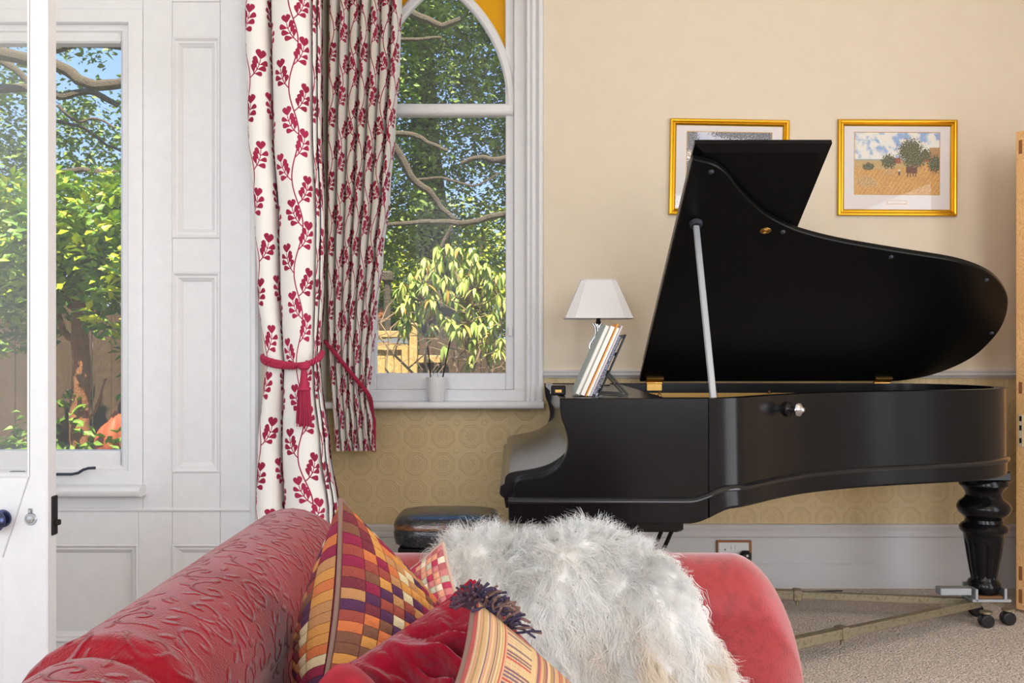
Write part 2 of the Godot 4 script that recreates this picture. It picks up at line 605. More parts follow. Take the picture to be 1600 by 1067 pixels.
func make_materials() -> void:
	var plaster := tex(noise_image(256, 256, 0.03, 70, 4))
	var bump := tex(noise_image(256, 256, 0.15, 71, 3))
	M.wall = relief(tri_map(mat(Color.WHITE, 0.75), 1.3), plaster, 0.05)
	M.wall.albedo_texture = ramp_tex(256, 256, 0.02, 72, [srgb(224, 210, 189), srgb(227, 214, 194)])
	M.dado = relief(tri_map(mat(srgb(210, 187, 142), 0.55), 1.0 / 0.132), octagon_relief(), 0.42)
	M.white = relief(tri_map(mat(Color.WHITE, 0.42), 2.0), plaster, 0.06)
	M.white.albedo_texture = ramp_tex(256, 256, 0.03, 73, [srgb(224, 224, 227), srgb(229, 229, 231)])
	M.skirt = relief(tri_map(mat(srgb(204, 201, 200), 0.5), 2.0), plaster, 0.06)
	M.shell = mat(srgb(228, 224, 216), 0.85)
	M.ceiling = mat(srgb(240, 238, 232), 0.9)
	M.carpet = relief(tri_map(mat(Color.WHITE, 0.95), 1.25), pile(384, 74, [Color.BLACK, Color.WHITE]), 0.8)
	M.carpet.albedo_texture = pile(384, 75, [srgb(172, 154, 138), srgb(228, 212, 198)])
	sheen(M.carpet, 0.25, 0.5)
	M.glass = mat(Color(0.97, 0.99, 0.98, 0.04), 0.02)
	M.glass.metallic_specular = 0.12
	M.glass.transparency = BaseMaterial3D.TRANSPARENCY_ALPHA
	M.amber = mat(srgb(255, 200, 24), 0.25)
	M.amber.backlight_enabled = true
	M.amber.backlight = srgb(255, 205, 20)
	M.iron = mat(srgb(66, 70, 80), 0.45, 0.8)
	M.dark_iron = mat(srgb(38, 36, 36), 0.5, 0.6)
	M.steel = mat(srgb(176, 180, 186), 0.3, 1.0)
	M.chrome = mat(srgb(190, 192, 196), 0.16, 1.0)
	M.brass = mat(srgb(190, 150, 84), 0.35, 1.0)
	M.old_brass = tri_map(mat(Color.WHITE, 0.5, 0.75), 6.0)
	M.old_brass.albedo_texture = ramp_tex(256, 256, 0.03, 76, [srgb(120, 110, 92), srgb(164, 152, 124), srgb(148, 144, 132)])
	M.knob = mat(srgb(70, 78, 110), 0.25, 0.85)
	# piano
	M.piano = mat(srgb(14, 14, 17), 0.2)
	M.piano.metallic_specular = 0.36
	relief(tri_map(M.piano, 1.6), plaster, 0.006)
	M.piano_fall = mat(srgb(22, 23, 27), 0.16)
	M.piano_lid = mat(srgb(11, 11, 12), 0.3)
	M.piano_lid.metallic_specular = 0.28
	M.worn_edge_glint = mat(srgb(96, 88, 78), 0.4)  # lid's worn edge; the light it reflects is put into this pale colour
	M.gold_plate = mat(srgb(224, 150, 40), 0.4, 0.35)
	M.prop = mat(srgb(170, 176, 184), 0.3, 0.4)
	M.felt = mat(srgb(40, 40, 44), 0.95)
	M.rubber = mat(srgb(44, 46, 58), 0.6)
	M.wood_in = mat(srgb(120, 78, 40), 0.5)
	# cloth
	var linen := tex(noise_image(256, 256, 0.3, 77, 2))
	M.curtain = relief(mat(Color.WHITE, 0.85), linen, 0.02)
	M.curtain.albedo_texture = sprig_print()
	M.curtain.backlight_enabled = true
	M.curtain.backlight = Color(0.22, 0.19, 0.17)
	M.cord = mat(srgb(164, 28, 66), 0.7)
	sheen(M.cord, 0.3, 0.6)
	M.damask = relief(tri_map(mat(Color.WHITE, 0.92), 2.7), damask_relief(), 0.6)
	M.damask.metallic_specular = 0.2
	M.damask.albedo_texture = ramp_tex(256, 256, 0.03, 78, [srgb(124, 10, 26), srgb(144, 16, 34)])
	sheen(M.damask, 0.6, 0.7)
	M.hide_red = relief(tri_map(mat(Color.WHITE, 0.55), 3.0), tex(noise_image(512, 512, 0.12, 79, 4)), 0.04)
	M.hide_red.metallic_specular = 0.5
	M.hide_red.albedo_texture = ramp_tex(512, 512, 0.02, 80, [srgb(130, 18, 26), srgb(160, 32, 38), srgb(142, 22, 30)], 5)
	sheen(M.hide_red, 1.0, 0.2)
	M.velvet = relief(tri_map(mat(Color.WHITE, 0.95), 3.0, false), tex(noise_image(256, 256, 0.12, 81, 4)), 0.2)
	M.velvet.albedo_texture = ramp_tex(256, 256, 0.02, 82, [srgb(116, 8, 28), srgb(146, 16, 42)])
	M.velvet.metallic_specular = 0.1
	sheen(M.velvet, 0.5, 0.45)
	M.rose = tri_map(mat(srgb(166, 46, 60), 0.9), 3.0)
	M.rose.metallic_specular = 0.1
	M.rose.albedo_texture = ramp_tex(256, 256, 0.03, 83, [srgb(255, 240, 240), srgb(200, 170, 180)])
	sheen(M.rose, 0.5, 0.3)
	M.kilim = relief(mat(Color.WHITE, 0.9), linen, 0.1)
	M.kilim.albedo_texture = kilim_print()
	M.piping = mat(srgb(124, 96, 84), 0.85)
	M.piping_pale = mat(srgb(196, 164, 148), 0.85)
	M.wool = mat(Color.WHITE, 0.75)
	M.wool.vertex_color_use_as_albedo = true
	M.wool.backlight_enabled = true
	M.wool.backlight = Color(0.85, 0.85, 0.84)
	M.skin = mat(srgb(244, 242, 238), 0.9)
	M.leather = relief(mat(Color.WHITE, 0.24), bump, 0.08)
	M.leather.metallic_specular = 0.6
	M.leather.albedo_texture = worn_leather()
	# small things
	M.gilt = mat(srgb(214, 162, 40), 0.3, 0.85)
	M.mount = mat(srgb(226, 220, 220), 0.8)
	M.print_a = mat(Color.WHITE, 0.5)
	M.print_a.albedo_texture = country_print(0)
	M.print_b = mat(Color.WHITE, 0.5)
	M.print_b.albedo_texture = country_print(1)
	M.pic_glass = mat(Color(1, 1, 1, 0.02), 0.03)
	M.pic_glass.metallic_specular = 0.3
	M.pic_glass.transparency = BaseMaterial3D.TRANSPARENCY_ALPHA
	M.shade = mat(srgb(236, 234, 235), 0.8)
	M.shade.backlight_enabled = true
	M.shade.backlight = Color(0.3, 0.29, 0.27)
	M.plastic = mat(srgb(228, 226, 224), 0.35)
	M.black_plastic = mat(srgb(22, 22, 24), 0.4)
	M.pot = mat(srgb(226, 226, 228), 0.35)
	M.soil = mat(srgb(70, 52, 38), 0.95)
	M.stem = mat(srgb(44, 32, 24), 0.7)
	M.pine = tri_map(mat(Color.WHITE, 0.5), Vector3(7, 2, 7))
	M.pine.albedo_texture = wood_tex(srgb(244, 198, 140), srgb(226, 168, 106), 90)
	M.pine_dark = mat(srgb(150, 96, 56), 0.6)
	M.cream_metal = mat(srgb(214, 198, 168), 0.5)
	M.paper = mat(srgb(236, 230, 222), 0.8)
	M.book_green = mat(srgb(164, 176, 168), 0.6)
	M.folder = mat(srgb(232, 150, 50), 0.6)
	M.mauve = mat(srgb(196, 186, 194), 0.7)
	M.marbled = tri_map(mat(Color.WHITE, 0.6), 14.0)
	M.marbled.albedo_texture = ramp_tex(256, 256, 0.05, 91, [srgb(20, 22, 34), srgb(52, 56, 74), srgb(190, 192, 204), srgb(40, 44, 60)], 3)
	# garden
	M.leaf = mat(Color.WHITE, 0.45)
	M.leaf.vertex_color_use_as_albedo = true
	M.leaf.backlight_enabled = true
	M.leaf.backlight = Color(0.40, 0.50, 0.08)
	M.bark = relief(tri_map(mat(Color.WHITE, 0.9), 3.0), tex(noise_image(256, 256, 0.08, 92, 4)), 1.0)
	M.bark.albedo_texture = ramp_tex(256, 256, 0.04, 93, [srgb(58, 50, 40), srgb(98, 88, 72), srgb(80, 72, 56)])
	M.red_bark = relief(tri_map(mat(Color.WHITE, 0.9), Vector3(9, 2, 9)), tex(noise_image(256, 256, 0.08, 94, 4)), 0.6)
	M.red_bark.albedo_texture = ramp_tex(256, 256, 0.05, 95, [srgb(96, 58, 36), srgb(164, 110, 72), srgb(130, 84, 54)])
	M.twig = mat(srgb(140, 118, 92), 0.85)
	M.soil_ground = tri_map(mat(Color.WHITE, 0.95), 0.8)
	M.soil_ground.albedo_texture = ramp_tex(256, 256, 0.04, 96, [srgb(60, 50, 32), srgb(96, 92, 48), srgb(82, 70, 46)], 5)
	M.fence = tri_map(mat(Color.WHITE, 0.85), Vector3(5, 1, 5))
	M.fence.albedo_texture = wood_tex(srgb(214, 182, 122), srgb(180, 144, 88), 97, 6.0)
	M.old_fence = tri_map(mat(Color.WHITE, 0.9), Vector3(5, 1, 5))
	M.old_fence.albedo_texture = wood_tex(srgb(92, 72, 50), srgb(64, 48, 36), 98, 6.0)
	M.galvanised = mat(srgb(170, 176, 180), 0.45, 0.7)
	M.orange_bag = mat(srgb(168, 84, 50), 0.6)
	M.bulb = mat(srgb(255, 236, 200), 0.3)
	M.bulb.emission_enabled = true
	M.bulb.emission = srgb(255, 222, 170)
	M.bulb.emission_energy_multiplier = 14.0

func area(called: String, at: Vector3, turn: float, size: Vector2, energy: float, col: Color) -> void:
	var l := AreaLight3D.new()
	l.name = called
	l.area_size = size
	l.light_energy = energy
	l.light_color = col
	l.area_range = 14.0
	l.shadow_enabled = true
	l.position = at
	l.rotation.y = turn
	add_child(l)

func _ready() -> void:
	rng.seed = 7
	# ---------------- camera (upright lens, shifted down a little so that verticals stay upright)
	var cam := Camera3D.new()
	cam.name = "camera"
	cam.projection = Camera3D.PROJECTION_FRUSTUM
	cam.near = 0.05
	cam.far = 120.0
	cam.size = cam.near * 1067.0 / F
	cam.frustum_offset = Vector2(0, cam.near * (HORIZON - 533.5) / F)
	cam.position = Vector3(0, EYE, 0)
	cam.current = true
	add_child(cam)
	# ---------------- sky, sun, exposure
	var env := Environment.new()
	env.background_mode = Environment.BG_SKY
	var sm := ProceduralSkyMaterial.new()
	sm.sky_top_color = srgb(120, 168, 236)
	sm.sky_horizon_color = srgb(196, 216, 244)
	sm.ground_horizon_color = srgb(170, 176, 160)
	sm.ground_bottom_color = srgb(96, 100, 80)
	sm.sky_energy_multiplier = 1.15
	var sky := Sky.new()
	sky.sky_material = sm
	env.sky = sky
	env.tonemap_mode = Environment.TONE_MAPPER_LINEAR
	env.tonemap_exposure = 1.1
	env.sdfgi_enabled = true
	env.ssao_enabled = true
	env.ssil_enabled = true
	var we := WorldEnvironment.new()
	we.name = "environment"
	we.environment = env
	add_child(we)
	var sun := DirectionalLight3D.new()
	sun.name = "sun"
	sun.light_energy = 3.4
	sun.light_color = Color(1.0, 0.95, 0.84)
	sun.light_angular_distance = 0.6
	sun.shadow_enabled = true
	add_child(sun)
	sun.look_at_from_position(Vector3.ZERO, Vector3(-0.14, -0.87, -0.47))
	# daylight that enters by the tall windows behind the camera and by the garden window on the left
	area("daylight_rear_window_1", Vector3(-1.35, 2.05, 2.5), 0.0, Vector2(1.4, 2.0), 6.8, Color(0.96, 0.98, 1.0))
	area("daylight_rear_window_2", Vector3(1.45, 2.05, 2.5), 0.0, Vector2(1.4, 2.0), 6.8, Color(0.96, 0.98, 1.0))
	area("daylight_side_window", Vector3(-2.52, 1.5, 0.3), -PI / 2, Vector2(2.0, 2.2), 1.8, Color(0.95, 0.98, 1.0))
	area("daylight_garden_door", Vector3(2.9, 1.2, -1.75), PI / 2, Vector2(1.6, 2.2), 4.5, Color(0.97, 0.98, 1.0))
	make_materials()
	room()
	window_arched()
	panelled_wall()
	open_door()
	piano()
	piano_dolly()
	sofa()
	curtains()
	sofa_cushions()
	sheepskin()
	stool()
	lamp_and_books()
	pictures()
	small_things()
	pine_door()
	chandelier()
	garden()

# ---------------------------------------------------------------- the room
func room() -> void:
	struct("floor", slab(Vector3(-2.9, -0.12, -4.86), Vector3(3.25, 0.0, 2.9)), M.carpet)
	struct("ceiling", slab(Vector3(-2.9, 3.5, -3.54), Vector3(3.25, 3.6, 2.9), 0).box(Vector3(1.0315, 3.55, -4.2), Vector3(4.437, 0.1, 1.32), 0), M.ceiling)
	var wb := struct_node("wall_back")
	var up := MB.new()
	up.box(Vector3(-0.8195, 2.265, -4.71), Vector3(0.135, 2.47, 0.3), 0)
	up.box(Vector3(1.51, 2.265, -4.71), Vector3(2.884, 2.47, 0.3), 0)
	up.box(Vector3(-0.342, 3.3, -4.71), Vector3(0.82, 0.4, 0.3), 0)
	obj("painted_paper", up, M.wall, wb)
	var low := MB.new()
	low.box(Vector3(1.0325, 0.446, -4.71), Vector3(3.839, 0.893, 0.3), 0)
	low.box(Vector3(-0.8195, 0.9615, -4.71), Vector3(0.135, 0.137, 0.3), 0)
	low.box(Vector3(1.51, 0.9615, -4.71), Vector3(2.884, 0.137, 0.3), 0)
	obj("embossed_paper", low, M.dado, wb)
	var rail := [Vector2(0, 0), Vector2(0.012, 0), Vector2(0.014, 0.006), Vector2(0.022, 0.009), Vector2(0.026, 0.015), Vector2(0.022, 0.021), Vector2(0.015, 0.024), Vector2(0.02, 0.031), Vector2(0.018, 0.037), Vector2(0, 0.038)]
	struct("trim_1", MB.new().run(rail, Vector3(0.15, 1.006, -4.56), Vector3(2.95, 1.006, -4.56), Vector3(0, 0, 1), Vector3.UP), M.skirt)
	var sk := [Vector2(0, 0), Vector2(0.034, 0), Vector2(0.034, 0.114), Vector2(0.031, 0.117), Vector2(0.024, 0.117), Vector2(0.024, 0.236), Vector2(0.02, 0.24), Vector2(0.027, 0.246), Vector2(0.028, 0.262), Vector2(0.022, 0.268), Vector2(0.022, 0.274), Vector2(0.026, 0.28), Vector2(0.027, 0.293), Vector2(0.02, 0.302), Vector2(0.008, 0.304), Vector2(0, 0.304)]
	struct("baseboard_back", MB.new().run(sk, Vector3(-0.887, 0, -4.56), Vector3(2.95, 0, -4.56), Vector3(0, 0, 1), Vector3.UP), M.skirt)
	struct("wall_return", slab(Vector3(-1.187, 0, -4.86), Vector3(-0.887, 3.5, -3.28), 0), M.wall)
	var wd := MB.new()
	for b in [[-4.86, -2.6, 0, 3.5], [-0.9, 2.9, 0, 3.5], [-2.6, -0.9, 2.35, 3.5], [-2.6, -0.9, 0, 0.06]]:
		wd.box(Vector3(3.1, (b[2] + b[3]) / 2, (b[0] + b[1]) / 2), Vector3(0.3, b[3] - b[2], b[1] - b[0]), 0)
	struct("wall_right", wd, M.wall)
	struct("baseboard_right", MB.new().run(sk, Vector3(2.95, 0, -4.56), Vector3(2.95, 0, -2.62), Vector3(-1, 0, 0), Vector3.UP), M.skirt)
	# glazed garden doors in the right wall, outside the picture
	for n in 2:
		var gd := struct_node("door_%d" % (n + 3))
		var zc := -1.325 - n * 0.85
		obj("door_frame", MB.new().frame([Vector2(0, 0), Vector2(0, 0.05), Vector2(0.08, 0.05), Vector2(0.08, 0)], Rect2(-0.42, -1.14, 0.84, 2.28), Vector3(3.06, 1.205, zc), Vector3(0, 0, 1), Vector3.UP, Vector3(-1, 0, 0)), M.white, gd)
		obj("rail", slab(Vector3(3.015, 0.6, zc - 0.36), Vector3(3.05, 0.7, zc + 0.36)), M.white, gd)
		obj("pane", slab(Vector3(3.03, 0.12, zc - 0.35), Vector3(3.035, 2.28, zc + 0.35), 0), M.glass, gd)
	# rear wall with two tall windows, behind the camera
	var wr := MB.new()
	for b in [[-2.6, -2.1, 0, 3.5], [-0.6, 0.7, 0, 3.5], [2.2, 2.95, 0, 3.5], [-2.1, -0.6, 0, 1.0], [0.7, 2.2, 0, 1.0], [-2.1, -0.6, 3.1, 3.5], [0.7, 2.2, 3.1, 3.5]]:
		wr.box(Vector3((b[0] + b[1]) / 2, (b[2] + b[3]) / 2, 2.75), Vector3(b[1] - b[0], b[3] - b[2], 0.3), 0)
	struct("wall_rear", wr, M.shell)
	var n := 3
	for x in [-1.35, 1.45]:
		var w := struct_node("window_%d" % n)
		n += 1
		var f := MB.new()
		f.frame([Vector2(0, 0), Vector2(0, 0.06), Vector2(0.07, 0.06), Vector2(0.07, 0)], Rect2(-0.75, -1.05, 1.5, 2.1), Vector3(x, 2.05, 2.66), Vector3(-1, 0, 0), Vector3.UP, Vector3(0, 0, -1))
		f.box(Vector3(x, 2.05, 2.63), Vector3(1.36, 0.05, 0.05)).box(Vector3(x, 2.05, 2.635), Vector3(0.035, 1.96, 0.04))
		obj("window_frame", f, M.white, w)
		obj("pane", slab(Vector3(x - 0.68, 1.07, 2.64), Vector3(x + 0.68, 3.03, 2.645), 0), M.glass, w)
	# left side wall with a garden window beside the open door
	var wl := MB.new()
	for b in [[-3.54, -0.75, 0, 3.5], [1.35, 2.9, 0, 3.5], [-0.75, 1.35, 0, 0.35], [-0.75, 1.35, 2.65, 3.5]]:
		wl.box(Vector3(-2.75, (b[2] + b[3]) / 2, (b[0] + b[1]) / 2), Vector3(0.3, b[3] - b[2], b[1] - b[0]), 0)
	struct("wall_side", wl, M.shell)
	var w5 := struct_node("window_5")
	var f5 := MB.new()
	f5.frame([Vector2(0, 0), Vector2(0, 0.06), Vector2(0.07, 0.06), Vector2(0.07, 0)], Rect2(-1.05, -1.15, 2.1, 2.3), Vector3(-2.66, 1.5, 0.3), Vector3(0, 0, -1), Vector3.UP, Vector3(1, 0, 0))
	f5.box(Vector3(-2.635, 1.5, 0.3), Vector3(0.05, 2.2, 0.06))
	obj("window_frame", f5, M.white, w5)
	obj("pane", slab(Vector3(-2.645, 0.4, -0.7), Vector3(-2.64, 2.6, 1.3), 0), M.glass, w5)

# ---------------------------------------------------------------- arched window in the back wall
func arc_pt(t: float, r: float, side: float, d: float) -> Vector3:
	# pointed arch in pixels of the window plane: each half is struck from 120 px beyond the middle, at the springing line y = 164
	var a := t * acos(120.0 / r)
	return P(689.0 + side * (r * cos(a) - 120.0), 164.0 - r * sin(a), d)

func window_arched() -> void:
	var d := 4.62
	var w := struct_node("window_2")
	var X := Vector3.RIGHT
	# architrave with reeds on the wall face
	var reed := [Vector2(0, 0), Vector2(0, 0.012), Vector2(0.006, 0.018), Vector2(0.014, 0.018), Vector2(0.02, 0.012), Vector2(0.024, 0.02), Vector2(0.03, 0.024), Vector2(0.038, 0.024), Vector2(0.044, 0.02), Vector2(0.048, 0.014), Vector2(0.054, 0.026), Vector2(0.062, 0.034), Vector2(0.072, 0.034), Vector2(0.08, 0.028), Vector2(0.084, 0)]
	var a := MB.new()
	a.run(reed, Vector3(0.068, 0.893, -4.56), Vector3(0.068, 3.11, -4.56), X, Vector3(0, 0, 1))
	a.run(reed, Vector3(-0.752, 0.893, -4.56), Vector3(-0.752, 3.11, -4.56), -X, Vector3(0, 0, 1))
	a.run(reed, Vector3(-0.836, 3.1, -4.56), Vector3(0.152, 3.1, -4.56), Vector3.UP, Vector3(0, 0, 1))
	obj("architrave", a, M.white, w)
	# box frame
	var f := MB.new()
	for s in [[803.0, 823.5], [554.5, 575.0]]:
		var p := P(s[0], 620, 4.6)
		var q := P(s[1], 620, 4.6)
		f.box(Vector3((p.x + q.x) / 2, 1.997, -4.665), Vector3(q.x - p.x, 2.207, 0.15), 0.004)
	f.box(Vector3(-0.342, 3.06, -4.665), Vector3(0.82, 0.08, 0.15), 0.004)
	obj("window_frame", f, M.white, w)
	# lower sash
	var s := MB.new()
	var y0 := P(0, 609, d).y
	var y1 := P(0, 163, d).y
	for e in [[790.0, 803.5], [574.5, 588.0]]:
		s.box(Vector3((P(e[0], 0, d).x + P(e[1], 0, d).x) / 2, (y0 + y1) / 2, -4.645), Vector3(13.5 * d / F, y1 - y0, 0.05), 0.004)
	s.box(Vector3(P(689, 0, d).x, (y0 + P(0, 583, d).y) / 2, -4.645), Vector3(202 * d / F, P(0, 583, d).y - y0, 0.046), 0.004)
	obj("sash", s, M.white, w)
	var tr := MB.new()
	var t0 := P(0, 181, d).y
	tr.box(Vector3(P(689, 0, d).x, (t0 + y1) / 2, -4.635), Vector3(229 * d / F, y1 - t0, 0.06), 0.006)
	tr.box(Vector3(P(689, 0, d).x, t0 + 0.01, -4.61), Vector3(226 * d / F, 0.014, 0.03), 0.006)
	obj("transom", tr, M.white, w)
	# pointed head: side posts, arch band and amber spandrels
	var h := MB.new()
	for sd in [1.0, -1.0]:
		h.box(Vector3(P(689 + sd * 107.5, 0, d).x, (y1 + 3.02) / 2, -4.66), Vector3(14 * d / F, 3.02 - y1, 0.08), 0.004)
		var st := []
		for k in 25:
			var t := k / 24.0
			var row := []
			for p in [[223.0, -0.03], [223.0, 0.0], [226.0, 0.008], [234.0, 0.008], [237.0, 0.0], [237.0, -0.03], [223.0, -0.03]]:
				row.append(arc_pt(t, p[0], sd, d) + Vector3(0, 0, p[1]))
			st.append(row)
		h.loft(st, false, false, 0.6, [], sd > 0)
	obj("arch", h, M.white, w)
	for sd in [1.0, -1.0]:
		var pts := []
		for k in 17:
			var q := arc_pt(0.28 + 0.72 * k / 16.0, 236.0, sd, d)
			pts.append(Vector2(minf(q.x, P(790, 0, d).x) if sd > 0 else maxf(q.x, P(588, 0, d).x), q.y))
		pts.append(Vector2(P(689, 0, d).x + 0.001 * sd, 3.02))
		pts.append(Vector2(P(689 + sd * 101.0, 0, d).x, 3.02))
		obj("spandrel_pane", MB.new().prism(pts, Vector3(0, 0, -4.65), X, Vector3.UP, Vector3(0, 0, -0.006)), M.amber, w)
	# panes
	var g := MB.new()
	g.box(Vector3(P(689, 0, d).x, (P(0, 583, d).y + t0) / 2, -4.65), Vector3(204 * d / F, t0 - P(0, 583, d).y, 0.004), 0)
	obj("pane", g, M.glass, w)
	var ap := []
	for k in 17:
		var q := arc_pt(k / 16.0, 225.0, 1.0, d)
		ap.append(Vector2(q.x, q.y))
	for k in range(15, -1, -1):
		var q := arc_pt(k / 16.0, 225.0, -1.0, d)
		ap.append(Vector2(q.x, q.y))
	obj("pane", MB.new().prism(ap, Vector3(0, 0, -4.65), X, Vector3.UP, Vector3(0, 0, -0.004)), M.glass, w)
	# bottom rail of the frame, board and a brick sill outside
	obj("apron", slab(Vector3(-0.755, 0.89, -4.7), Vector3(0.07, P(0, 609, 4.6).y, -4.585), 0.004), M.white, w)
	var nose := [Vector2(0, 0), Vector2(0.105, 0), Vector2(0.113, 0.006), Vector2(0.115, 0.017), Vector2(0.112, 0.027), Vector2(0.105, 0.032), Vector2(0, 0.032)]
	obj("window_sill", MB.new().run(nose, Vector3(-0.886, 0.861, -4.585), Vector3(0.15, 0.861, -4.585), Vector3(0, 0, 1), Vector3.UP), M.white, w)
	var hw := MB.new()
	hw.box(P(797, 517, 4.6) + Vector3(0, 0, 0.004), Vector3(0.018, 0.05, 0.008), 0.002)
	obj("sash_stop", hw, M.white, w)

# ---------------------------------------------------------------- white panelling and sash window on the left
func panelled_wall() -> void:
	var d := 3.24
	var wl := struct_node("wall_left")
	var rough := MB.new()
	for b in [[-2.6, -2.25, 0, 3.5], [-1.31, -0.89, 0, 3.5], [-2.25, -1.31, 0, 0.62], [-2.25, -1.31, 2.3, 3.5]]:
		rough.box(Vector3((b[0] + b[1]) / 2, (b[2] + b[3]) / 2, -3.41), Vector3(b[1] - b[0], b[3] - b[2], 0.26), 0)
	obj("backing", rough, M.white, wl)
	var board := func(called, x0, y0, x1, y1, front := 0.0):
		var p := P(x0, y1, d)
		var q := P(x1, y0, d)
		obj(called, slab(Vector3(p.x + 0.0004, p.y + 0.0004, -3.285), Vector3(q.x - 0.0004, q.y - 0.0004, -3.24 + front), 0.0015), M.white, wl)
	board.call("stile", 223, -530, 269, 795)
	board.call("stile", 344, -530, 391, 795)
	board.call("stile", 216, 797, 269, 1066)
	board.call("stile", 344, 797, 391, 1066)
	for r in [[-530, -460], [3, 58], [372, 425], [738, 795]]: board.call("rail", 269, r[0], 344, r[1])
	for r in [[797, 850], [1003, 1066]]:
		board.call("rail", 269, r[0], 344, r[1])
		board.call("rail", -752, r[0], 216, r[1])
	board.call("rail", -752, -530, 223, 14)
	board.call("stile", -752, 14, -618, 795)
	board.call("rail", -618, 772, 223, 795)
	# recessed panels with their mouldings
	var prof := [Vector2(-0.001, -0.001), Vector2(0.001, 0.004), Vector2(0.005, 0.005), Vector2(0.009, 0.001), Vector2(0.013, -0.003), Vector2(0.019, -0.003), Vector2(0.025, -0.009), Vector2(0.03, -0.012), Vector2(0.034, -0.018)]
	for r in [[269, -460, 344, 3], [269, 58, 344, 372], [269, 425, 344, 738], [269, 850, 344, 1003], [-740, 850, 216, 1003]]:
		var p := P(r[0], r[3], d)
		var q := P(r[2], r[1], d)
		var pn := obj("panel", slab(Vector3(p.x, p.y, -3.285), Vector3(q.x, q.y, -3.256), 0), M.white, wl)
		obj("panel_moulding", MB.new().frame(prof, Rect2(p.x, p.y, q.x - p.x, q.y - p.y), Vector3(0, 0, -3.24), Vector3.RIGHT, Vector3.UP, Vector3(0, 0, 1)), M.white, pn)
	# bead along the rail, corner post
	var bead := [Vector2(0, -0.006), Vector2(0.004, -0.006), Vector2(0.007, -0.002), Vector2(0.007, 0.002), Vector2(0.004, 0.006), Vector2(0, 0.006)]
	obj("bead", MB.new().run(bead, P(-750, 796, 3.24), P(391, 796, 3.24), Vector3(0, 0, 1), Vector3.UP), M.white, wl)
	var cp := MB.new().box(Vector3(-0.881, 1.75, -3.255), Vector3(0.028, 3.5, 0.06), 0.008)
	obj("corner_post", cp, M.white, wl)
	# the window: frame, sash, pane, sill, stay
	var w := struct_node("window_1")
	var gx0 := -2.2
	var fr := MB.new()
	var rect := Rect2(gx0 - 0.075, P(0, 757, d).y, P(223, 0, d).x - gx0 + 0.075, P(0, 14, d).y - P(0, 757, d).y)
	fr.frame([Vector2(0, -0.1), Vector2(0, 0.004), Vector2(0.004, 0.007), Vector2(0.046, 0.007), Vector2(0.05, 0.0), Vector2(0.05, -0.12)], rect, Vector3(0, 0, -3.24), Vector3.RIGHT, Vector3.UP, Vector3(0, 0, 1))
	obj("window_frame", fr, M.white, w)
	var sx := P(200, 0, d).x
	var r2 := Rect2(gx0 - 0.03, P(0, 742, d).y, sx - gx0 + 0.03, P(0, 36, d).y - P(0, 742, d).y)
	obj("sash", MB.new().frame([Vector2(0, -0.08), Vector2(0, -0.012), Vector2(0.022, -0.012), Vector2(0.028, -0.018), Vector2(0.033, -0.026), Vector2(0.036, -0.03), Vector2(0.036, -0.07)], r2, Vector3(0, 0, -3.24), Vector3.RIGHT, Vector3.UP, Vector3(0, 0, 1)), M.white, w)
	var rails := slab(Vector3(gx0, P(0, 742, d).y, -3.31), Vector3(sx - 0.034, P(0, 705, d).y, -3.256), 0.004)
	rails.box(Vector3((gx0 + sx - 0.034) / 2, (P(0, 36, d).y + P(0, 64, d).y) / 2, -3.285), Vector3(sx - 0.034 - gx0, 28 * d / F, 0.055), 0.006)
	rails.box(Vector3((gx0 + sx) / 2, (P(0, 742, d).y + P(0, 757, d).y) / 2, -3.28), Vector3(sx - gx0, 15 * d / F, 0.07), 0.003)
	obj("sash_rail", rails, M.white, w)
	obj("pane", slab(Vector3(gx0, P(0, 706, d).y, -3.288), Vector3(sx - 0.03, P(0, 62, d).y, -3.284), 0), M.glass, w)
	var nose := [Vector2(0, 0), Vector2(0.05, 0), Vector2(0.062, 0.004), Vector2(0.068, 0.014), Vector2(0.068, 0.022), Vector2(0.06, 0.03), Vector2(0.05, 0.033), Vector2(0, 0.036)]
	obj("window_sill", MB.new().run(nose, Vector3(-2.3, P(0, 773, d).y, -3.245), Vector3(P(228, 0, d).x, P(0, 773, d).y, -3.245), Vector3(0, 0, 1), Vector3.UP), M.white, w)
	var path := []
	for p in [[20, 742], [60, 742], [90, 741], [112, 741], [122, 739], [130, 734], [138, 731.5], [149, 731]]: path.append(P(p[0], p[1], 3.2))
	var stay := MB.new().tube(path, 0.005, 8)
	stay.box(P(27, 740, 3.22), Vector3(0.05, 0.018, 0.02), 0.003)
	obj("casement_stay", stay, M.iron, w)

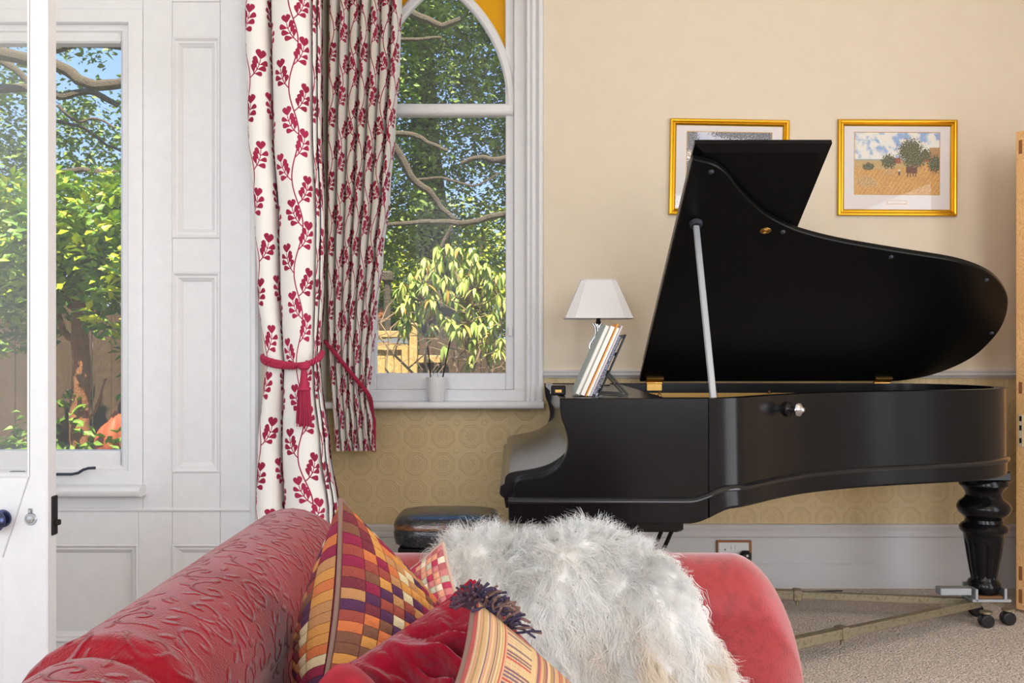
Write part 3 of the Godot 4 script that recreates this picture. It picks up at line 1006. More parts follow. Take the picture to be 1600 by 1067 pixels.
# ---------------------------------------------------------------- glazed door standing open on the left
func open_door() -> void:
	var d := 2.2
	var dr := struct_node("door_1")
	var xr: float = P(74, 0, d).x
	var Z := Vector3(0, 0, -0.045)
	var ytop := 2.25
	var yg: float = P(0, 745, d).y
	var x1 := xr - 0.043
	var x2 := xr - 0.105
	var pts := [Vector2(xr, 0.012), Vector2(xr, ytop), Vector2(x1, ytop), Vector2(x1, yg), Vector2(x2, yg - 0.19), Vector2(x2, 0.012)]
	obj("stile", MB.new().prism(pts, Vector3(0, 0, -d), Vector3.RIGHT, Vector3.UP, Z, 0.003), M.white, dr)
	var xl := xr - 0.78
	var pl := []
	for p in pts: pl.append(Vector2(xl + xr - p.x, p.y))
	obj("stile", MB.new().prism(pl, Vector3(0, 0, -d), Vector3.RIGHT, Vector3.UP, Z, 0.003), M.white, dr)
	obj("lock_rail", MB.new().prism([Vector2(x1 - 0.0006, yg), Vector2(x2 - 0.0006, yg - 0.19), Vector2(xl + xr - x2 + 0.0006, yg - 0.19), Vector2(xl + xr - x1 + 0.0006, yg)], Vector3(0, 0, -d - 0.0005), Vector3.RIGHT, Vector3.UP, Z * 0.98, 0.002), M.white, dr)
	obj("rail", slab(Vector3(xl + 0.1, 0.012, -d - 0.045), Vector3(x2, 0.22, -d), 0.002), M.white, dr)
	obj("rail", slab(Vector3(xl + 0.04, ytop - 0.1, -d - 0.045), Vector3(x1, ytop, -d), 0.002), M.white, dr)
	var pr := Rect2(xl + xr - x2, 0.22, x2 - (xl + xr - x2), yg - 0.41)
	var pn := obj("panel", slab(Vector3(pr.position.x, pr.position.y, -d - 0.03), Vector3(pr.end.x, pr.end.y, -d - 0.015), 0), M.white, dr)
	obj("panel_moulding", MB.new().frame([Vector2(-0.004, 0.0), Vector2(0, 0.006), Vector2(0.006, 0.006), Vector2(0.012, 0.0), Vector2(0.022, -0.01), Vector2(0.026, -0.016)], pr, Vector3(0, 0, -d), Vector3.RIGHT, Vector3.UP, Vector3(0, 0, 1)), M.white, pn)
	var gl := obj("pane", slab(Vector3(xl + 0.043, yg, -d - 0.024), Vector3(x1, ytop - 0.1, -d - 0.02), 0), M.glass, dr)
	obj("glazing_bead", MB.new().frame([Vector2(-0.001, 0.0), Vector2(0.003, 0.001), Vector2(0.008, -0.008), Vector2(0.009, -0.02)], Rect2(xl + 0.043, yg, x1 - xl - 0.043, ytop - 0.1 - yg), Vector3(0, 0, -d), Vector3.RIGHT, Vector3.UP, Vector3(0, 0, 1)), M.white, gl)
	# knob, keyhole cover, latch plate on the edge
	var q := Basis(Vector3.RIGHT, PI / 2)
	obj("door_knob", MB.new().lathe([Vector2(0.0, 0.058), Vector2(0.012, 0.056), Vector2(0.022, 0.048), Vector2(0.026, 0.038), Vector2(0.022, 0.027), Vector2(0.012, 0.02), Vector2(0.011, 0.008), Vector2(0.02, 0.006), Vector2(0.021, 0.0)], P(4, 810, d), 28, q), M.knob, dr)
	var es := MB.new().lathe([Vector2(0, 0.006), Vector2(0.008, 0.0055), Vector2(0.0095, 0.004), Vector2(0.013, 0.004), Vector2(0.015, 0.0)], P(48, 811, d), 24, q)
	es.box(P(48, 798, d) + Vector3(0, 0, 0.003), Vector3(0.009, 0.012, 0.006), 0.002)
	obj("keyhole_cover", es, M.steel, dr)
	var lk := MB.new().box(Vector3(xr + 0.002, P(0, 806, 2.22).y, -d - 0.03), Vector3(0.006, 0.092, 0.024), 0.002)
	lk.box(Vector3(xr + 0.009, P(0, 817, 2.22).y, -d - 0.03), Vector3(0.014, 0.013, 0.012), 0.002)
	obj("latch_plate", lk, M.dark_iron, dr)

func smooth(p: Array, per: int) -> Array:
	var out := []
	for k in p.size() - 1:
		var a: Vector2 = p[maxi(k - 1, 0)]
		var d: Vector2 = p[mini(k + 2, p.size() - 1)]
		for s in per: out.append(p[k].cubic_interpolate(p[k + 1], a, d, float(s) / per))
	out.append(p[-1])
	return out

# case of the piano in plan: (x, distance from the camera), from the treble cheek round the tail to the bass cheek
func case_plan() -> Array:
	var bent := smooth([Vector2(0.62, 2.98), Vector2(0.71, 3.008), Vector2(0.79, 3.085), Vector2(0.90, 3.205), Vector2(1.05, 3.335), Vector2(1.25, 3.45), Vector2(1.46, 3.53), Vector2(1.66, 3.595), Vector2(1.82, 3.665), Vector2(1.945, 3.76), Vector2(2.03, 3.89), Vector2(2.065, 4.04), Vector2(2.04, 4.2), Vector2(1.95, 4.33), Vector2(1.8, 4.415), Vector2(1.6, 4.44)], 5)
	return bent + [Vector2(1.2, 4.44), Vector2(0.7, 4.44), Vector2(0.62, 4.44)]

func plan_normal(p: Array, k: int) -> Vector2:
	var t: Vector2 = (p[mini(k + 1, p.size() - 1)] - p[maxi(k - 1, 0)]).normalized()
	return Vector2(t.y, -t.x)

func v3(q: Vector2, y: float) -> Vector3:
	return Vector3(q.x, y, -q.y)

const LID_T := 0.5358
func lid_xy(px: float, py: float, lift := 0.0) -> Vector2:
	# where the ray of a pixel meets the open lid (hinged on the spine), in the lid's own plane: (x, distance from the hinge)
	var s := sin(LID_T)
	var c := cos(LID_T)
	var d0 := 4.40 + lift * s
	var h0 := 0.99 + lift * c - EYE
	var k := (HORIZON - py) / F
	var t := (k * d0 - h0) / (s + k * c)
	return Vector2((px - 800.0) * (d0 - t * c) / F, t)

func piano() -> void:
	var t := thing("grand_piano", "black grand piano with its lid propped open, against the cream wall", "piano", Vector3(1.0, 0.0, -3.7))
	var top := 0.985
	var plan := case_plan()
	var low := func(x: float) -> float: return 0.635 - 0.045 * smoothstep(0.70, 0.56, x)
	var belt := func(x: float) -> float: return 0.697 - 0.036 * smoothstep(0.68, 0.56, x)
	# rim
	var st := []
	var sm := []
	for k in plan.size():
		var q: Vector2 = plan[k]
		var n := plan_normal(plan, k)
		var b: float = low.call(q.x)
		var y: float = belt.call(q.x)
		var row := []
		for p in [[-0.045, b + 0.01], [-0.045, top], [-0.006, top], [-0.004, top], [-0.001, top - 0.001], [0.0, top - 0.004], [0.0, top - 0.007], [0.0, y + 0.004], [0.0, y], [0.004, y - 0.002], [0.004, y - 0.006], [0.004, b + 0.009], [0.004, b + 0.005], [0.0, b], [-0.004, b], [-0.045, b], [-0.045, b + 0.01]]:
			row.append(v3(q + n * p[0], p[1]))
		st.append(row)
		var mr := []
		for p in [[-0.002, 0.013], [0.003, 0.012], [0.012, 0.005], [0.015, -0.001], [0.013, -0.006], [-0.002, -0.008]]: mr.append(v3(q + n * p[0], y + p[1]))
		sm.append(mr)
	obj("rim", MB.new().loft(st, false, false, 0.7, [], true), M.piano, t)
	# the belt moulding also runs along the treble cheek
	var lead := []
	for x in [-0.012, 0.1, 0.2, 0.3, 0.4, 0.5, 0.54, 0.56, 0.58, 0.6]:
		var mr := []
		for p in [[-0.002, 0.013], [0.003, 0.012], [0.012, 0.005], [0.015, -0.001], [0.013, -0.006], [-0.002, -0.008]]: mr.append(v3(Vector2(x, 2.98 - p[0]), belt.call(x) + p[1]))
		lead.append(mr)
	obj("belt_moulding", MB.new().loft(lead + sm, false, false, 1.0, [], true), M.piano_fall, t)
	# cheeks: scooped arms at both ends of the keyboard
	var arm := []
	var scoop := smooth([Vector2(874.5, 626), Vector2(877, 652), Vector2(884, 670), Vector2(887.5, 688), Vector2(886, 705), Vector2(878, 722), Vector2(867, 735), Vector2(851, 743.5), Vector2(827, 747.5), Vector2(811, 751), Vector2(803, 759), Vector2(802, 768), Vector2(803, 774), Vector2(797, 781)], 4)
	for p in scoop:
		var w := P(p.x, p.y, 2.98)
		arm.append(Vector2(w.x, w.y))
	arm[0].y = top
	arm.append(Vector2(-0.012, 0.652))
	arm.append(Vector2(-0.010, 0.594))
	arm.append(Vector2(-0.006, 0.590))
	for x in [0.56, 0.58, 0.60, 0.62]: arm.append(Vector2(x, low.call(x)))
	arm.append(Vector2(0.62, top))
	obj("cheek", MB.new().prism(arm, Vector3(0, 0, -2.98), Vector3.RIGHT, Vector3.UP, Vector3(0, 0, -0.055), 0.003), M.piano, t)
	obj("cheek", MB.new().prism(arm, Vector3(0, 0, -4.385), Vector3.RIGHT, Vector3.UP, Vector3(0, 0, -0.055), 0.003), M.piano, t)
	# closed fall over the keys
	var fall := smooth([Vector2(0.185, 0.90), Vector2(0.19, 0.855), Vector2(0.184, 0.825), Vector2(0.160, 0.798), Vector2(0.128, 0.776), Vector2(0.095, 0.763), Vector2(0.055, 0.754), Vector2(0.01, 0.747), Vector2(-0.012, 0.74), Vector2(-0.022, 0.727), Vector2(-0.024, 0.708)], 4)
	fall.append_array([Vector2(-0.028, 0.706), Vector2(-0.038, 0.700), Vector2(-0.040, 0.676), Vector2(-0.034, 0.668), Vector2(-0.026, 0.662), Vector2(-0.02, 0.63), Vector2(0.16, 0.63), Vector2(0.22, 0.72), Vector2(0.25, 0.90)])
	obj("fallboard", MB.new().prism(fall, Vector3(0, 0, -3.037), Vector3.RIGHT, Vector3.UP, Vector3(0, 0, -1.346), 0.002, 0.5), M.piano_fall, t)
	obj("key_slip", slab(Vector3(-0.02, 0.632, -4.385), Vector3(0.004, 0.66, -3.035), 0.004), M.piano, t)
	obj("key_bed", slab(Vector3(-0.008, 0.592, -4.384), Vector3(0.62, 0.629, -3.036), 0.003), M.piano, t)
	# front board above the fall, music shelf, pin-block cover
	obj("front_board", slab(Vector3(0.178, 0.895, -4.384), Vector3(0.2, 0.966, -3.036), 0.003), M.piano, t)
	obj("music_shelf", slab(Vector3(0.158, 0.966, -4.384), Vector3(0.50, 0.982, -3.036), 0.004), M.piano, t)
	var slide := MB.new().box(Vector3(0.157, 1.0, -3.25), Vector3(0.05, 0.034, 0.09), 0.004)
	obj("candle_slide", slide, M.piano, t)
	obj("slide_label", MB.new().box(Vector3(0.157, 0.998, -3.204), Vector3(0.022, 0.01, 0.002), 0.0005), M.brass, t)
	obj("shelf_rail", slab(Vector3(0.14, 0.984, -3.95), Vector3(0.165, 1.003, -3.33), 0.003), M.piano, t)
	# inside: iron plate, strings, bottom
	var inner := []
	for q in plan: inner.append(q)
	inner = MB.inset(inner, 0.044) if _ccw(inner) else MB.inset(inner, -0.044)
	var well := []
	for q in inner:
		if q.x > 0.5: well.append(q)
	well.push_front(Vector2(0.5, 3.03)); well.append(Vector2(0.5, 4.39))
	obj("iron_plate", MB.new().prism(well, Vector3(0, 0.925, 0), Vector3.RIGHT, Vector3(0, 0, -1), Vector3(0, 0.012, 0)), M.gold_plate, t)
	obj("bottom", MB.new().prism(well, Vector3(0, 0.65, 0), Vector3.RIGHT, Vector3(0, 0, -1), Vector3(0, 0.015, 0)), M.piano_lid, t)
	var strings := MB.new()
	for k in 44:
		var z := -3.12 - k * 0.0285
		var far := 0.75 + 1.05 * smoothstep(3.05, 4.2, -z)
		strings.box(Vector3((0.56 + far) / 2, 0.942, z), Vector3(far - 0.56, 0.0007, 0.0007), 0)
	var so := obj("strings", strings, M.brass, t)
	so.set_meta("kind", "stuff")
	for p in [[0.86, -4.0], [1.1, -4.05], [0.62, -3.98]]:
		var nut := MB.new().lathe([Vector2(0.0, 0.03), Vector2(0.006, 0.028), Vector2(0.004, 0.018), Vector2(0.009, 0.014), Vector2(0.009, 0.004), Vector2(0.012, 0)], Vector3(p[0], 0.937, p[1]), 12)
		obj("plate_bolt", nut, M.brass, t)
	# lid
	var c := cos(LID_T)
	var s := sin(LID_T)
	var O := Vector3(0, 0.99, -4.40)
	var V := Vector3(0, s, c)
	var N := Vector3(0, c, -s)
	var out := []
	for p in smooth([Vector2(1083.5, 249), Vector2(1096, 252), Vector2(1110, 255.5), Vector2(1124, 262), Vector2(1139, 275), Vector2(1154, 295), Vector2(1174, 316), Vector2(1197, 336), Vector2(1228, 353), Vector2(1259, 364.5), Vector2(1309, 377), Vector2(1367, 387.5), Vector2(1426, 397), Vector2(1480, 405.5), Vector2(1511, 413), Vector2(1538, 423.5), Vector2(1557.5, 437), Vector2(1571, 454.5), Vector2(1575.5, 472), Vector2(1572, 495), Vector2(1561, 518), Vector2(1542, 540), Vector2(1519, 559), Vector2(1484, 576.5), Vector2(1445, 589), Vector2(1402, 596)], 4):
		out.append(lid_xy(p.x, p.y))
	out.append(Vector2(lid_xy(1000, 596).x, 0.003))
	var lid := obj("lid", MB.new().prism(out, O, Vector3.RIGHT, V, N * 0.024, 0.004), M.piano_lid, t)
	obj("lid_edge", MB.new().box(O + Vector3(0.5925, 0, 0) + V * 0.755 + N * 0.014, Vector3(0.004, 0.016, 1.49), 0.001, Basis(Vector3.RIGHT, N, V)), M.worn_edge_glint, lid)  # thin strip whose paleness paints the light along the lid's left edge
	# folded front flap, bevelled all round, lying on the back of the lid
	var fl := [Vector2(0.597, 0.12), Vector2(1.045, 0.12), Vector2(1.045, 1.545), Vector2(0.597, 1.545)]
	var fi := MB.inset(fl, 0.032)
	var fo := O + N * 0.027
	var fm := MB.new()
	fm.poly(fi, fo, Vector3.RIGHT, V)
	fm.poly(fl, fo + N * 0.026, Vector3.RIGHT, V)
	for pr in [[fi, 0.0, fl, 0.011], [fl, 0.011, fl, 0.026]]:
		for k in 4:
			var e := (k + 1) % 4
			fm.face([fo + Vector3.RIGHT * pr[0][k].x + V * pr[0][k].y + N * pr[1], fo + Vector3.RIGHT * pr[0][e].x + V * pr[0][e].y + N * pr[1], fo + Vector3.RIGHT * pr[2][e].x + V * pr[2][e].y + N * pr[3], fo + Vector3.RIGHT * pr[2][k].x + V * pr[2][k].y + N * pr[3]])
	obj("lid_flap", fm, M.piano_lid, lid)
	var q := Basis(Vector3.RIGHT, -N, -V)   # y out of the underside
	for p in [[1111, 268], [1223, 362], [1392, 401], [1541, 437], [1549, 520]]:
		var w := lid_xy(p[0], p[1])
		obj("rubber_buffer", MB.new().lathe([Vector2(0.0, 0.008), Vector2(0.006, 0.007), Vector2(0.009, 0.004), Vector2(0.010, 0)], O + Vector3.RIGHT * w.x + V * w.y, 12, q), M.rubber, lid)
	var cup := lid_xy(1087, 348)
	var cw := O + Vector3.RIGHT * cup.x + V * cup.y
	obj("prop_cup", MB.new().lathe([Vector2(0.0, 0.006), Vector2(0.012, 0.006), Vector2(0.015, 0.016), Vector2(0.021, 0.016), Vector2(0.023, 0.01), Vector2(0.024, 0)], cw, 20, q), M.rubber, lid)
	var em := lid_xy(1196, 360)
	var ec := O + Vector3.RIGHT * em.x + V * em.y
	var eb := MB.new()
	var lens := []
	for k in 20:
		var a := TAU * k / 20
		lens.append(Vector2(0.023 * cos(a) * (1.0 - 0.12 * cos(2 * a)), 0.018 * sin(a) * (1.0 - 0.25 * absf(cos(a)))))
	eb.prism(lens, ec, Vector3.RIGHT, V, -N * 0.003, 0.001)
	for r in [0.011, 0.006]:
		var ring := []
		for k in 17: ring.append(ec - N * 0.0035 + Vector3.RIGHT * r * cos(TAU * k / 16) + V * r * sin(TAU * k / 16))
		eb.tube(ring, 0.0016, 6)
	obj("brass_emblem", eb, M.brass, lid).set_meta("label", "small pointed brass emblem with a ring")
	for x in [0.66, 1.715]:
		var hb := MB.new()
		hb.box(Vector3(x, 0.967, -4.392), Vector3(0.07, 0.032, 0.006), 0.001)
		hb.box(O + Vector3(x, 0, 0) + V * 0.022 - N * 0.003, Vector3(0.08, 0.006, 0.04), 0.001, Basis(Vector3.RIGHT, N, V))
		hb.tube([Vector3(x - 0.036, 0.987, -4.392), Vector3(x + 0.036, 0.987, -4.392)], 0.005, 8)
		obj("brass_hinge", hb, M.brass, lid)
	# prop stick
	var pb := Vector3(0.655, 0.935, -3.06)
	var pd := (cw - N * 0.014 - pb)
	var py := pd.normalized()
	var px := py.cross(Vector3(0, 0, 1)).normalized()
	obj("prop_stick", MB.new().box(pb + pd * 0.5, Vector3(0.021, pd.length(), 0.016), 0.003, Basis(px, py, px.cross(py))), M.prop, t)
	# glass lock knob on the bent side
	var kb := Vector3(0.955, 0, 0)
	var kn := Vector3(0.62, 0, 0.785).normalized()
	var ko := Vector3(0.94, 0.935, -3.243)
	var kq := Basis(Vector3.UP.cross(kn), kn, Vector3.UP.cross(kn).cross(kn))
	obj("knob_base", MB.new().lathe([Vector2(0.0, 0.022), Vector2(0.012, 0.022), Vector2(0.016, 0.016), Vector2(0.024, 0.01), Vector2(0.026, 0)], ko, 24, kq), M.piano, t)
	obj("glass_knob", MB.new().lathe([Vector2(0, 0.07), Vector2(0.008, 0.068), Vector2(0.010, 0.064), Vector2(0.02, 0.058), Vector2(0.024, 0.05), Vector2(0.022, 0.044), Vector2(0.012, 0.036), Vector2(0.010, 0.022), Vector2(0.0, 0.02)], ko, 16, kq, func(a, _y): return 1.0 + 0.05 * cos(8 * a)), M.chrome, t)
	# legs, their blocks, lyre
	var prof := []
	for p in [[0.0, 748], [34, 748], [36, 752], [36, 757], [31, 762], [27, 768], [26, 773], [29, 778], [36, 784], [39, 790], [39, 795], [36, 801], [30, 806], [27, 810], [28, 815], [33, 819], [35.5, 823], [35, 828], [30, 833], [29, 838], [28.5, 842], [24, 872], [18.5, 903], [22, 906], [24.5, 911], [24.5, 916], [21, 921], [20, 926], [0, 926]]:
		prof.append(Vector2(p[0] / 374.7, EYE - (p[1] - 550.0) / 374.7))
	var fl2 := func(a, y): return 1.0 - (0.17 * pow(maxf(0.0, cos(10.0 * a)), 3.0) if y > 0.20 and y < 0.35 else 0.0)
	var leg_mesh: Mesh
	for p in [[1.967, 3.95], [0.30, 3.16], [0.30, 4.26]]:
		var at := Vector3(p[0], 0, -p[1])
		if leg_mesh == null:
			var lm := MB.new()
			var fine := []
			for k in prof.size() - 1:
				fine.append(prof[k])
				if prof[k].y < 0.36 and prof[k].y > 0.2:
					for e in range(1, 5): fine.append(prof[k].lerp(prof[k + 1], e / 5.0))
			fine.append(prof[-1])
			lm.lathe(fine, Vector3.ZERO, 60, Basis.IDENTITY, fl2)
			leg_mesh = lm.mesh()
		var lg := put(leg_mesh, "leg", M.piano, t)
		lg.position += at
		var blk := MB.new()
		if p[0] > 1: blk.box(at + Vector3(0, 0.622, 0), Vector3(0.14, 0.04, 0.18), 0.006)
		else: blk.prism([Vector2(-0.12, -0.14), Vector2(0.23, -0.14), Vector2(0.25, -0.12), Vector2(0.25, 0.12), Vector2(0.23, 0.14), Vector2(-0.12, 0.14)], at + Vector3(0, 0.555, 0), Vector3.RIGHT, Vector3(0, 0, 1), Vector3(0, 0.036, 0), 0.006)
		obj("leg_block", blk, M.piano, t)
	var ly := MB.new()
	for z in [-3.62, -3.78]:
		ly.box(Vector3(0.47, 0.36, z), Vector3(0.03, 0.46, 0.03), 0.008)
		ly.tube([Vector3(0.68, 0.6, z), Vector3(0.5, 0.2, z)], 0.008, 8)
	ly.box(Vector3(0.47, 0.14, -3.7), Vector3(0.12, 0.08, 0.3), 0.01)
	ly.box(Vector3(0.50, 0.585, -3.7), Vector3(0.16, 0.03, 0.26), 0.006)
	var lo := obj("pedal_lyre", ly, M.piano, t)
	for z in [-3.64, -3.76]:
		obj("pedal", MB.new().box(Vector3(0.37, 0.13, z), Vector3(0.14, 0.012, 0.04), 0.005), M.brass, lo)

func _ccw(p: Array) -> bool:
	var area := 0.0
	for k in p.size(): area += p[k].cross(p[(k + 1) % p.size()])
	return area > 0

# ---------------------------------------------------------------- three-armed metal dolly under the piano
func piano_dolly() -> void:
	var t := thing("piano_dolly", "brass-coloured metal piano dolly with long bars on the carpet", "piano dolly", Vector3(1.3, 0, -3.7))
	var hub := Vector3(1.967, 0.088, -3.95)
	var ends := [Vector3(0.30, 0.088, -2.98), Vector3(0.30, 0.088, -4.22)]
	for e in ends:
		var dir: Vector3 = (e - hub).normalized()
		var q := Basis(dir, Vector3.UP, dir.cross(Vector3.UP))
		var l: float = (e - hub).length()
		obj("bar", MB.new().box(hub + dir * l * 0.27, Vector3(l * 0.5, 0.03, 0.03), 0.002, q), M.old_brass, t)
		obj("bar", MB.new().box(hub + dir * l * 0.72, Vector3(l * 0.56, 0.038, 0.038), 0.002, q), M.old_brass, t)
		var col := MB.new().box(hub + dir * l * 0.445, Vector3(0.035, 0.048, 0.048), 0.003, q)
		col.lathe([Vector2(0.0, 0.0), Vector2(0.007, 0.0), Vector2(0.007, 0.03)], hub + dir * l * 0.445 + Vector3(0, -0.046, 0), 10)
		obj("clamp_collar", col, M.old_brass, t)
	# cups that hold the legs, plates and twin-wheel castors
	for p in [hub, Vector3(0.30, 0.088, -3.16), Vector3(0.30, 0.088, -4.26)]:
		var cup := MB.new()
		cup.box(p + Vector3(0, 0.022, 0), Vector3(0.16, 0.012, 0.14), 0.002)
		cup.box(p + Vector3(-0.062, 0.045, 0.03), Vector3(0.012, 0.05, 0.08), 0.002)
		cup.box(p + Vector3(0.062, 0.045, 0.0), Vector3(0.012, 0.05, 0.12), 0.002)
		cup.box(p + Vector3(0, 0.045, -0.06), Vector3(0.12, 0.05, 0.012), 0.002)
		cup.box(p + Vector3(-0.14, 0.055, 0.03), Vector3(0.13, 0.03, 0.05), 0.003)
		obj("leg_cup", cup, M.galvanised, t)
		obj("leg_pad", MB.new().box(p + Vector3(0, 0.034, 0.01), Vector3(0.10, 0.01, 0.10), 0.002), M.wood_in, t)
		for o in [Vector3(0.09, 0, 0.02), Vector3(-0.02, 0, 0.06), Vector3(0.02, 0, -0.11)]:
			var at: Vector3 = Vector3(p.x, 0, p.z) + o
			var k := MB.new()
			for z in [-0.013, 0.013]:
				k.lathe([Vector2(0.0, -0.009), Vector2(0.022, -0.009), Vector2(0.027, -0.005), Vector2(0.027, 0.005), Vector2(0.022, 0.009), Vector2(0.0, 0.009)], at + Vector3(0, 0.027, z), 20, Basis(Vector3.RIGHT, PI / 2))
			k.box(at + Vector3(0, 0.04, 0), Vector3(0.04, 0.02, 0.014), 0.004)
			var co := obj("castor", k, M.black_plastic, t)
			obj("castor_plate", MB.new().lathe([Vector2(0, 0.066), Vector2(0.024, 0.066), Vector2(0.024, 0.058), Vector2(0.01, 0.056), Vector2(0.01, 0.045)], at, 14), M.old_brass, co)

# ---------------------------------------------------------------- red sofa, back along the left, far arm across
func sofa() -> void:
	var t := thing("sofa", "red damask sofa with rolled back and arms in front of the piano", "sofa", Vector3(0, 0, -0.9))
	# back: a roll along z above an upholstered panel
	var st := []
	var ds := []
	for k in 9: ds.append([1.83 - 0.07 * (1.0 - cos(k / 8.0 * PI / 2)), sin(k / 8.0 * PI / 2)])
	var d := 1.72
	while d > -0.1:
		ds.append([d, 1.0])
		d -= 0.01 if absf(d - 0.95) < 0.06 else 0.04
	for e in ds:
		var near := smoothstep(0.955, 0.93, e[0])
		var lip := exp(-pow((e[0] - 0.965) / 0.014, 2.0))
		var r := (0.1 - 0.006 * near + 0.004 * lip - 0.012 * exp(-pow((e[0] - 0.935) / 0.008, 2.0))) 
		var row := []
		for p in [[-0.30, 0.30], [-0.30, 0.45], [-0.303, 0.60], [-0.318, 0.67]]: row.append(Vector2(p[0], p[1]))
		for k in 19:
			var a := -0.45 + (PI + 0.85) * k / 18.0
			row.append(Vector2(-0.41 + r * cos(a), 0.74 + r * sin(a)))
		for p in [[-0.488, 0.655], [-0.483, 0.60], [-0.483, 0.4], [-0.483, 0.09]]: row.append(Vector2(p[0], p[1]))
		var full := []
		for p in row:
			var c := Vector2(-0.40, 0.55)
			var q: Vector2 = c + (p - c) * (0.35 + 0.65 * e[1])
			full.append(Vector3(q.x, q.y, -e[0]))
		st.append(full)
	obj("back", MB.new().loft(st, false, false, 2.0, [], true), M.damask, t)
	# arms
	for arm in [[1.74, 1.0], [-0.02, -1.0]]:
		var sa := []
		for k in 40:
			var x: float
			var f := 1.0
			if k < 26: x = -0.42 + 0.82 * k / 25.0
			else:
				var a := (k - 25) / 14.0 * PI / 2
				x = 0.40 + 0.125 * sin(a)
				f = 0.25 + 0.75 * cos(a)
			var row := []
			for p in [[-0.125, 0.30], [-0.115, 0.5], [-0.105, 0.6]]: row.append(Vector2(p[0], p[1]))
			for s in 17:
				var a := PI + 0.2 - (PI + 0.6) * s / 16.0
				row.append(Vector2(0.1 * cos(a), 0.66 + 0.1 * sin(a)))
			for p in [[0.075, 0.55], [0.075, 0.3], [0.075, 0.09]]: row.append(Vector2(p[0], p[1]))
			var full := []
			for p in row:
				var c := Vector2(-0.02, 0.40)
				var q: Vector2 = c + (p - c) * f
				full.append(Vector3(x, q.y, -(arm[0] + arm[1] * q.x)))
			sa.append(full)
		obj("arm", MB.new().loft(sa, false, false, 2.0), M.hide_red, t)
	obj("seat_base", slab(Vector3(-0.33, 0.09, -1.66), Vector3(0.45, 0.3, 0.05), 0.02), M.damask, t)
	for z in [-1.235, -0.405]:
		var c := MB.new()
		var plump := func(u, v):
			var a: float = TAU * u
			var p := Vector2(signf(cos(a)) * pow(absf(cos(a)), 0.25), signf(sin(a)) * pow(absf(sin(a)), 0.25))
			var b: float = PI * (v - 0.5)
			var s := pow(maxf(cos(b), 0.0), 0.3)
			return Vector3(0.09 + p.x * 0.375 * s, 0.37 + 0.07 * signf(sin(b)) * pow(absf(sin(b)), 0.7), z - p.y * 0.40 * s)
		c.grid(28, 14, plump, Vector2.ONE, true)
		obj("seat_cushion", c, M.damask, t)
	for p in [[-0.40, -1.70], [0.42, -1.70], [-0.40, 0.0], [0.42, 0.0]]:
		obj("foot", MB.new().lathe([Vector2(0, 0.0), Vector2(0.025, 0.0), Vector2(0.03, 0.02), Vector2(0.042, 0.05), Vector2(0.035, 0.085), Vector2(0.045, 0.095), Vector2(0, 0.097)], Vector3(p[0], 0, p[1]), 16), M.pine_dark, t)

# ---------------------------------------------------------------- cushions
# pillow over four corners c (T, along u, far, along v); side +1/-1 picks a face
func pillow(c: Array, th: float, side: float, u: float, v: float, pinch := 0.09, plump := 1.0) -> Vector3:
	var n: Vector3 = (c[1] - c[0]).cross(c[3] - c[0]).normalized()
	var uu := 0.5 + (u - 0.5) * (1.0 - pinch * sin(PI * v))
	var vv := 0.5 + (v - 0.5) * (1.0 - pinch * sin(PI * u))
	var p: Vector3 = c[0].lerp(c[1], uu).lerp(c[3].lerp(c[2], uu), vv)
	var h := pow(maxf(sin(PI * clampf(u, 0, 1)) * sin(PI * clampf(v, 0, 1)), 0.0), 0.5)
	return p + n * side * th * 0.5 * h * (plump if side > 0 else 1.0)

func quad_of(T: Vector3, A: Vector3, B: Vector3) -> Array:
	return [T, A, A + B - T, B]

func edge_path(c: Array, from: Vector2, to: Vector2) -> Array:
	var out := []
	for k in 25:
		var q := from.lerp(to, k / 24.0)
		out.append(pillow(c, 0.0, 1.0, q.x, q.y))
	return out

func patchwork(t: Node3D, c: Array, th: float, pal: Array, sd: int, n: int, faces: Array, pipe: Material, plump := 1.0) -> void:
	var r := RandomNumberGenerator.new()
	r.seed = sd
	var body := MB.new()
	for s in [1.0, -1.0]:
		body.grid(20, 20, func(u, v): return pillow(c, th - 0.012, s, u, v, 0.09, plump), Vector2.ONE, false, s < 0)
	obj("body", body, pal[0], t)
	for f in faces:                        # [side, columns that show]
		var rest := []
		for m in pal: rest.append(MB.new())
		for i in n:
			for j in n:
				var pick := r.randi() % pal.size()
				var shown: bool = i < f[1]
				var mb: MB = MB.new() if shown else rest[pick]
				var puff := func(a, b):
					var e: float = sin(PI * clampf(a, 0.0, 1.0)) * sin(PI * clampf(b, 0.0, 1.0))
					return pillow(c, th + 0.014 * sqrt(maxf(e, 0.0)) - 0.005, f[0], (i + 0.02 + 0.96 * a) / n, (j + 0.02 + 0.96 * b) / n, 0.09, plump)
				mb.grid(3, 3, puff, Vector2.ONE, false, f[0] < 0)
				if shown: obj("patch", mb, pal[pick], t)
		for k in pal.size():
			if rest[k].v.size():
				var o := obj("patch_rows", rest[k], pal[k], t)
				o.set_meta("kind", "stuff")
	for e in [[Vector2(0, 0), Vector2(0, 1)], [Vector2(0, 0), Vector2(1, 0)], [Vector2(1, 0), Vector2(1, 1)], [Vector2(0, 1), Vector2(1, 1)]]:
		obj("piping", MB.new().tube(edge_path(c, e[0], e[1]), 0.0034, 8), pipe, t)

func wool_cloth(list: Array) -> Array:
	var rib := tex(noise_image(128, 128, 0.3, 33, 2))
	var out := []
	for q in list: out.append(relief(tri_map(mat(q, 0.92), 9.0), rib, 0.12))
	return out

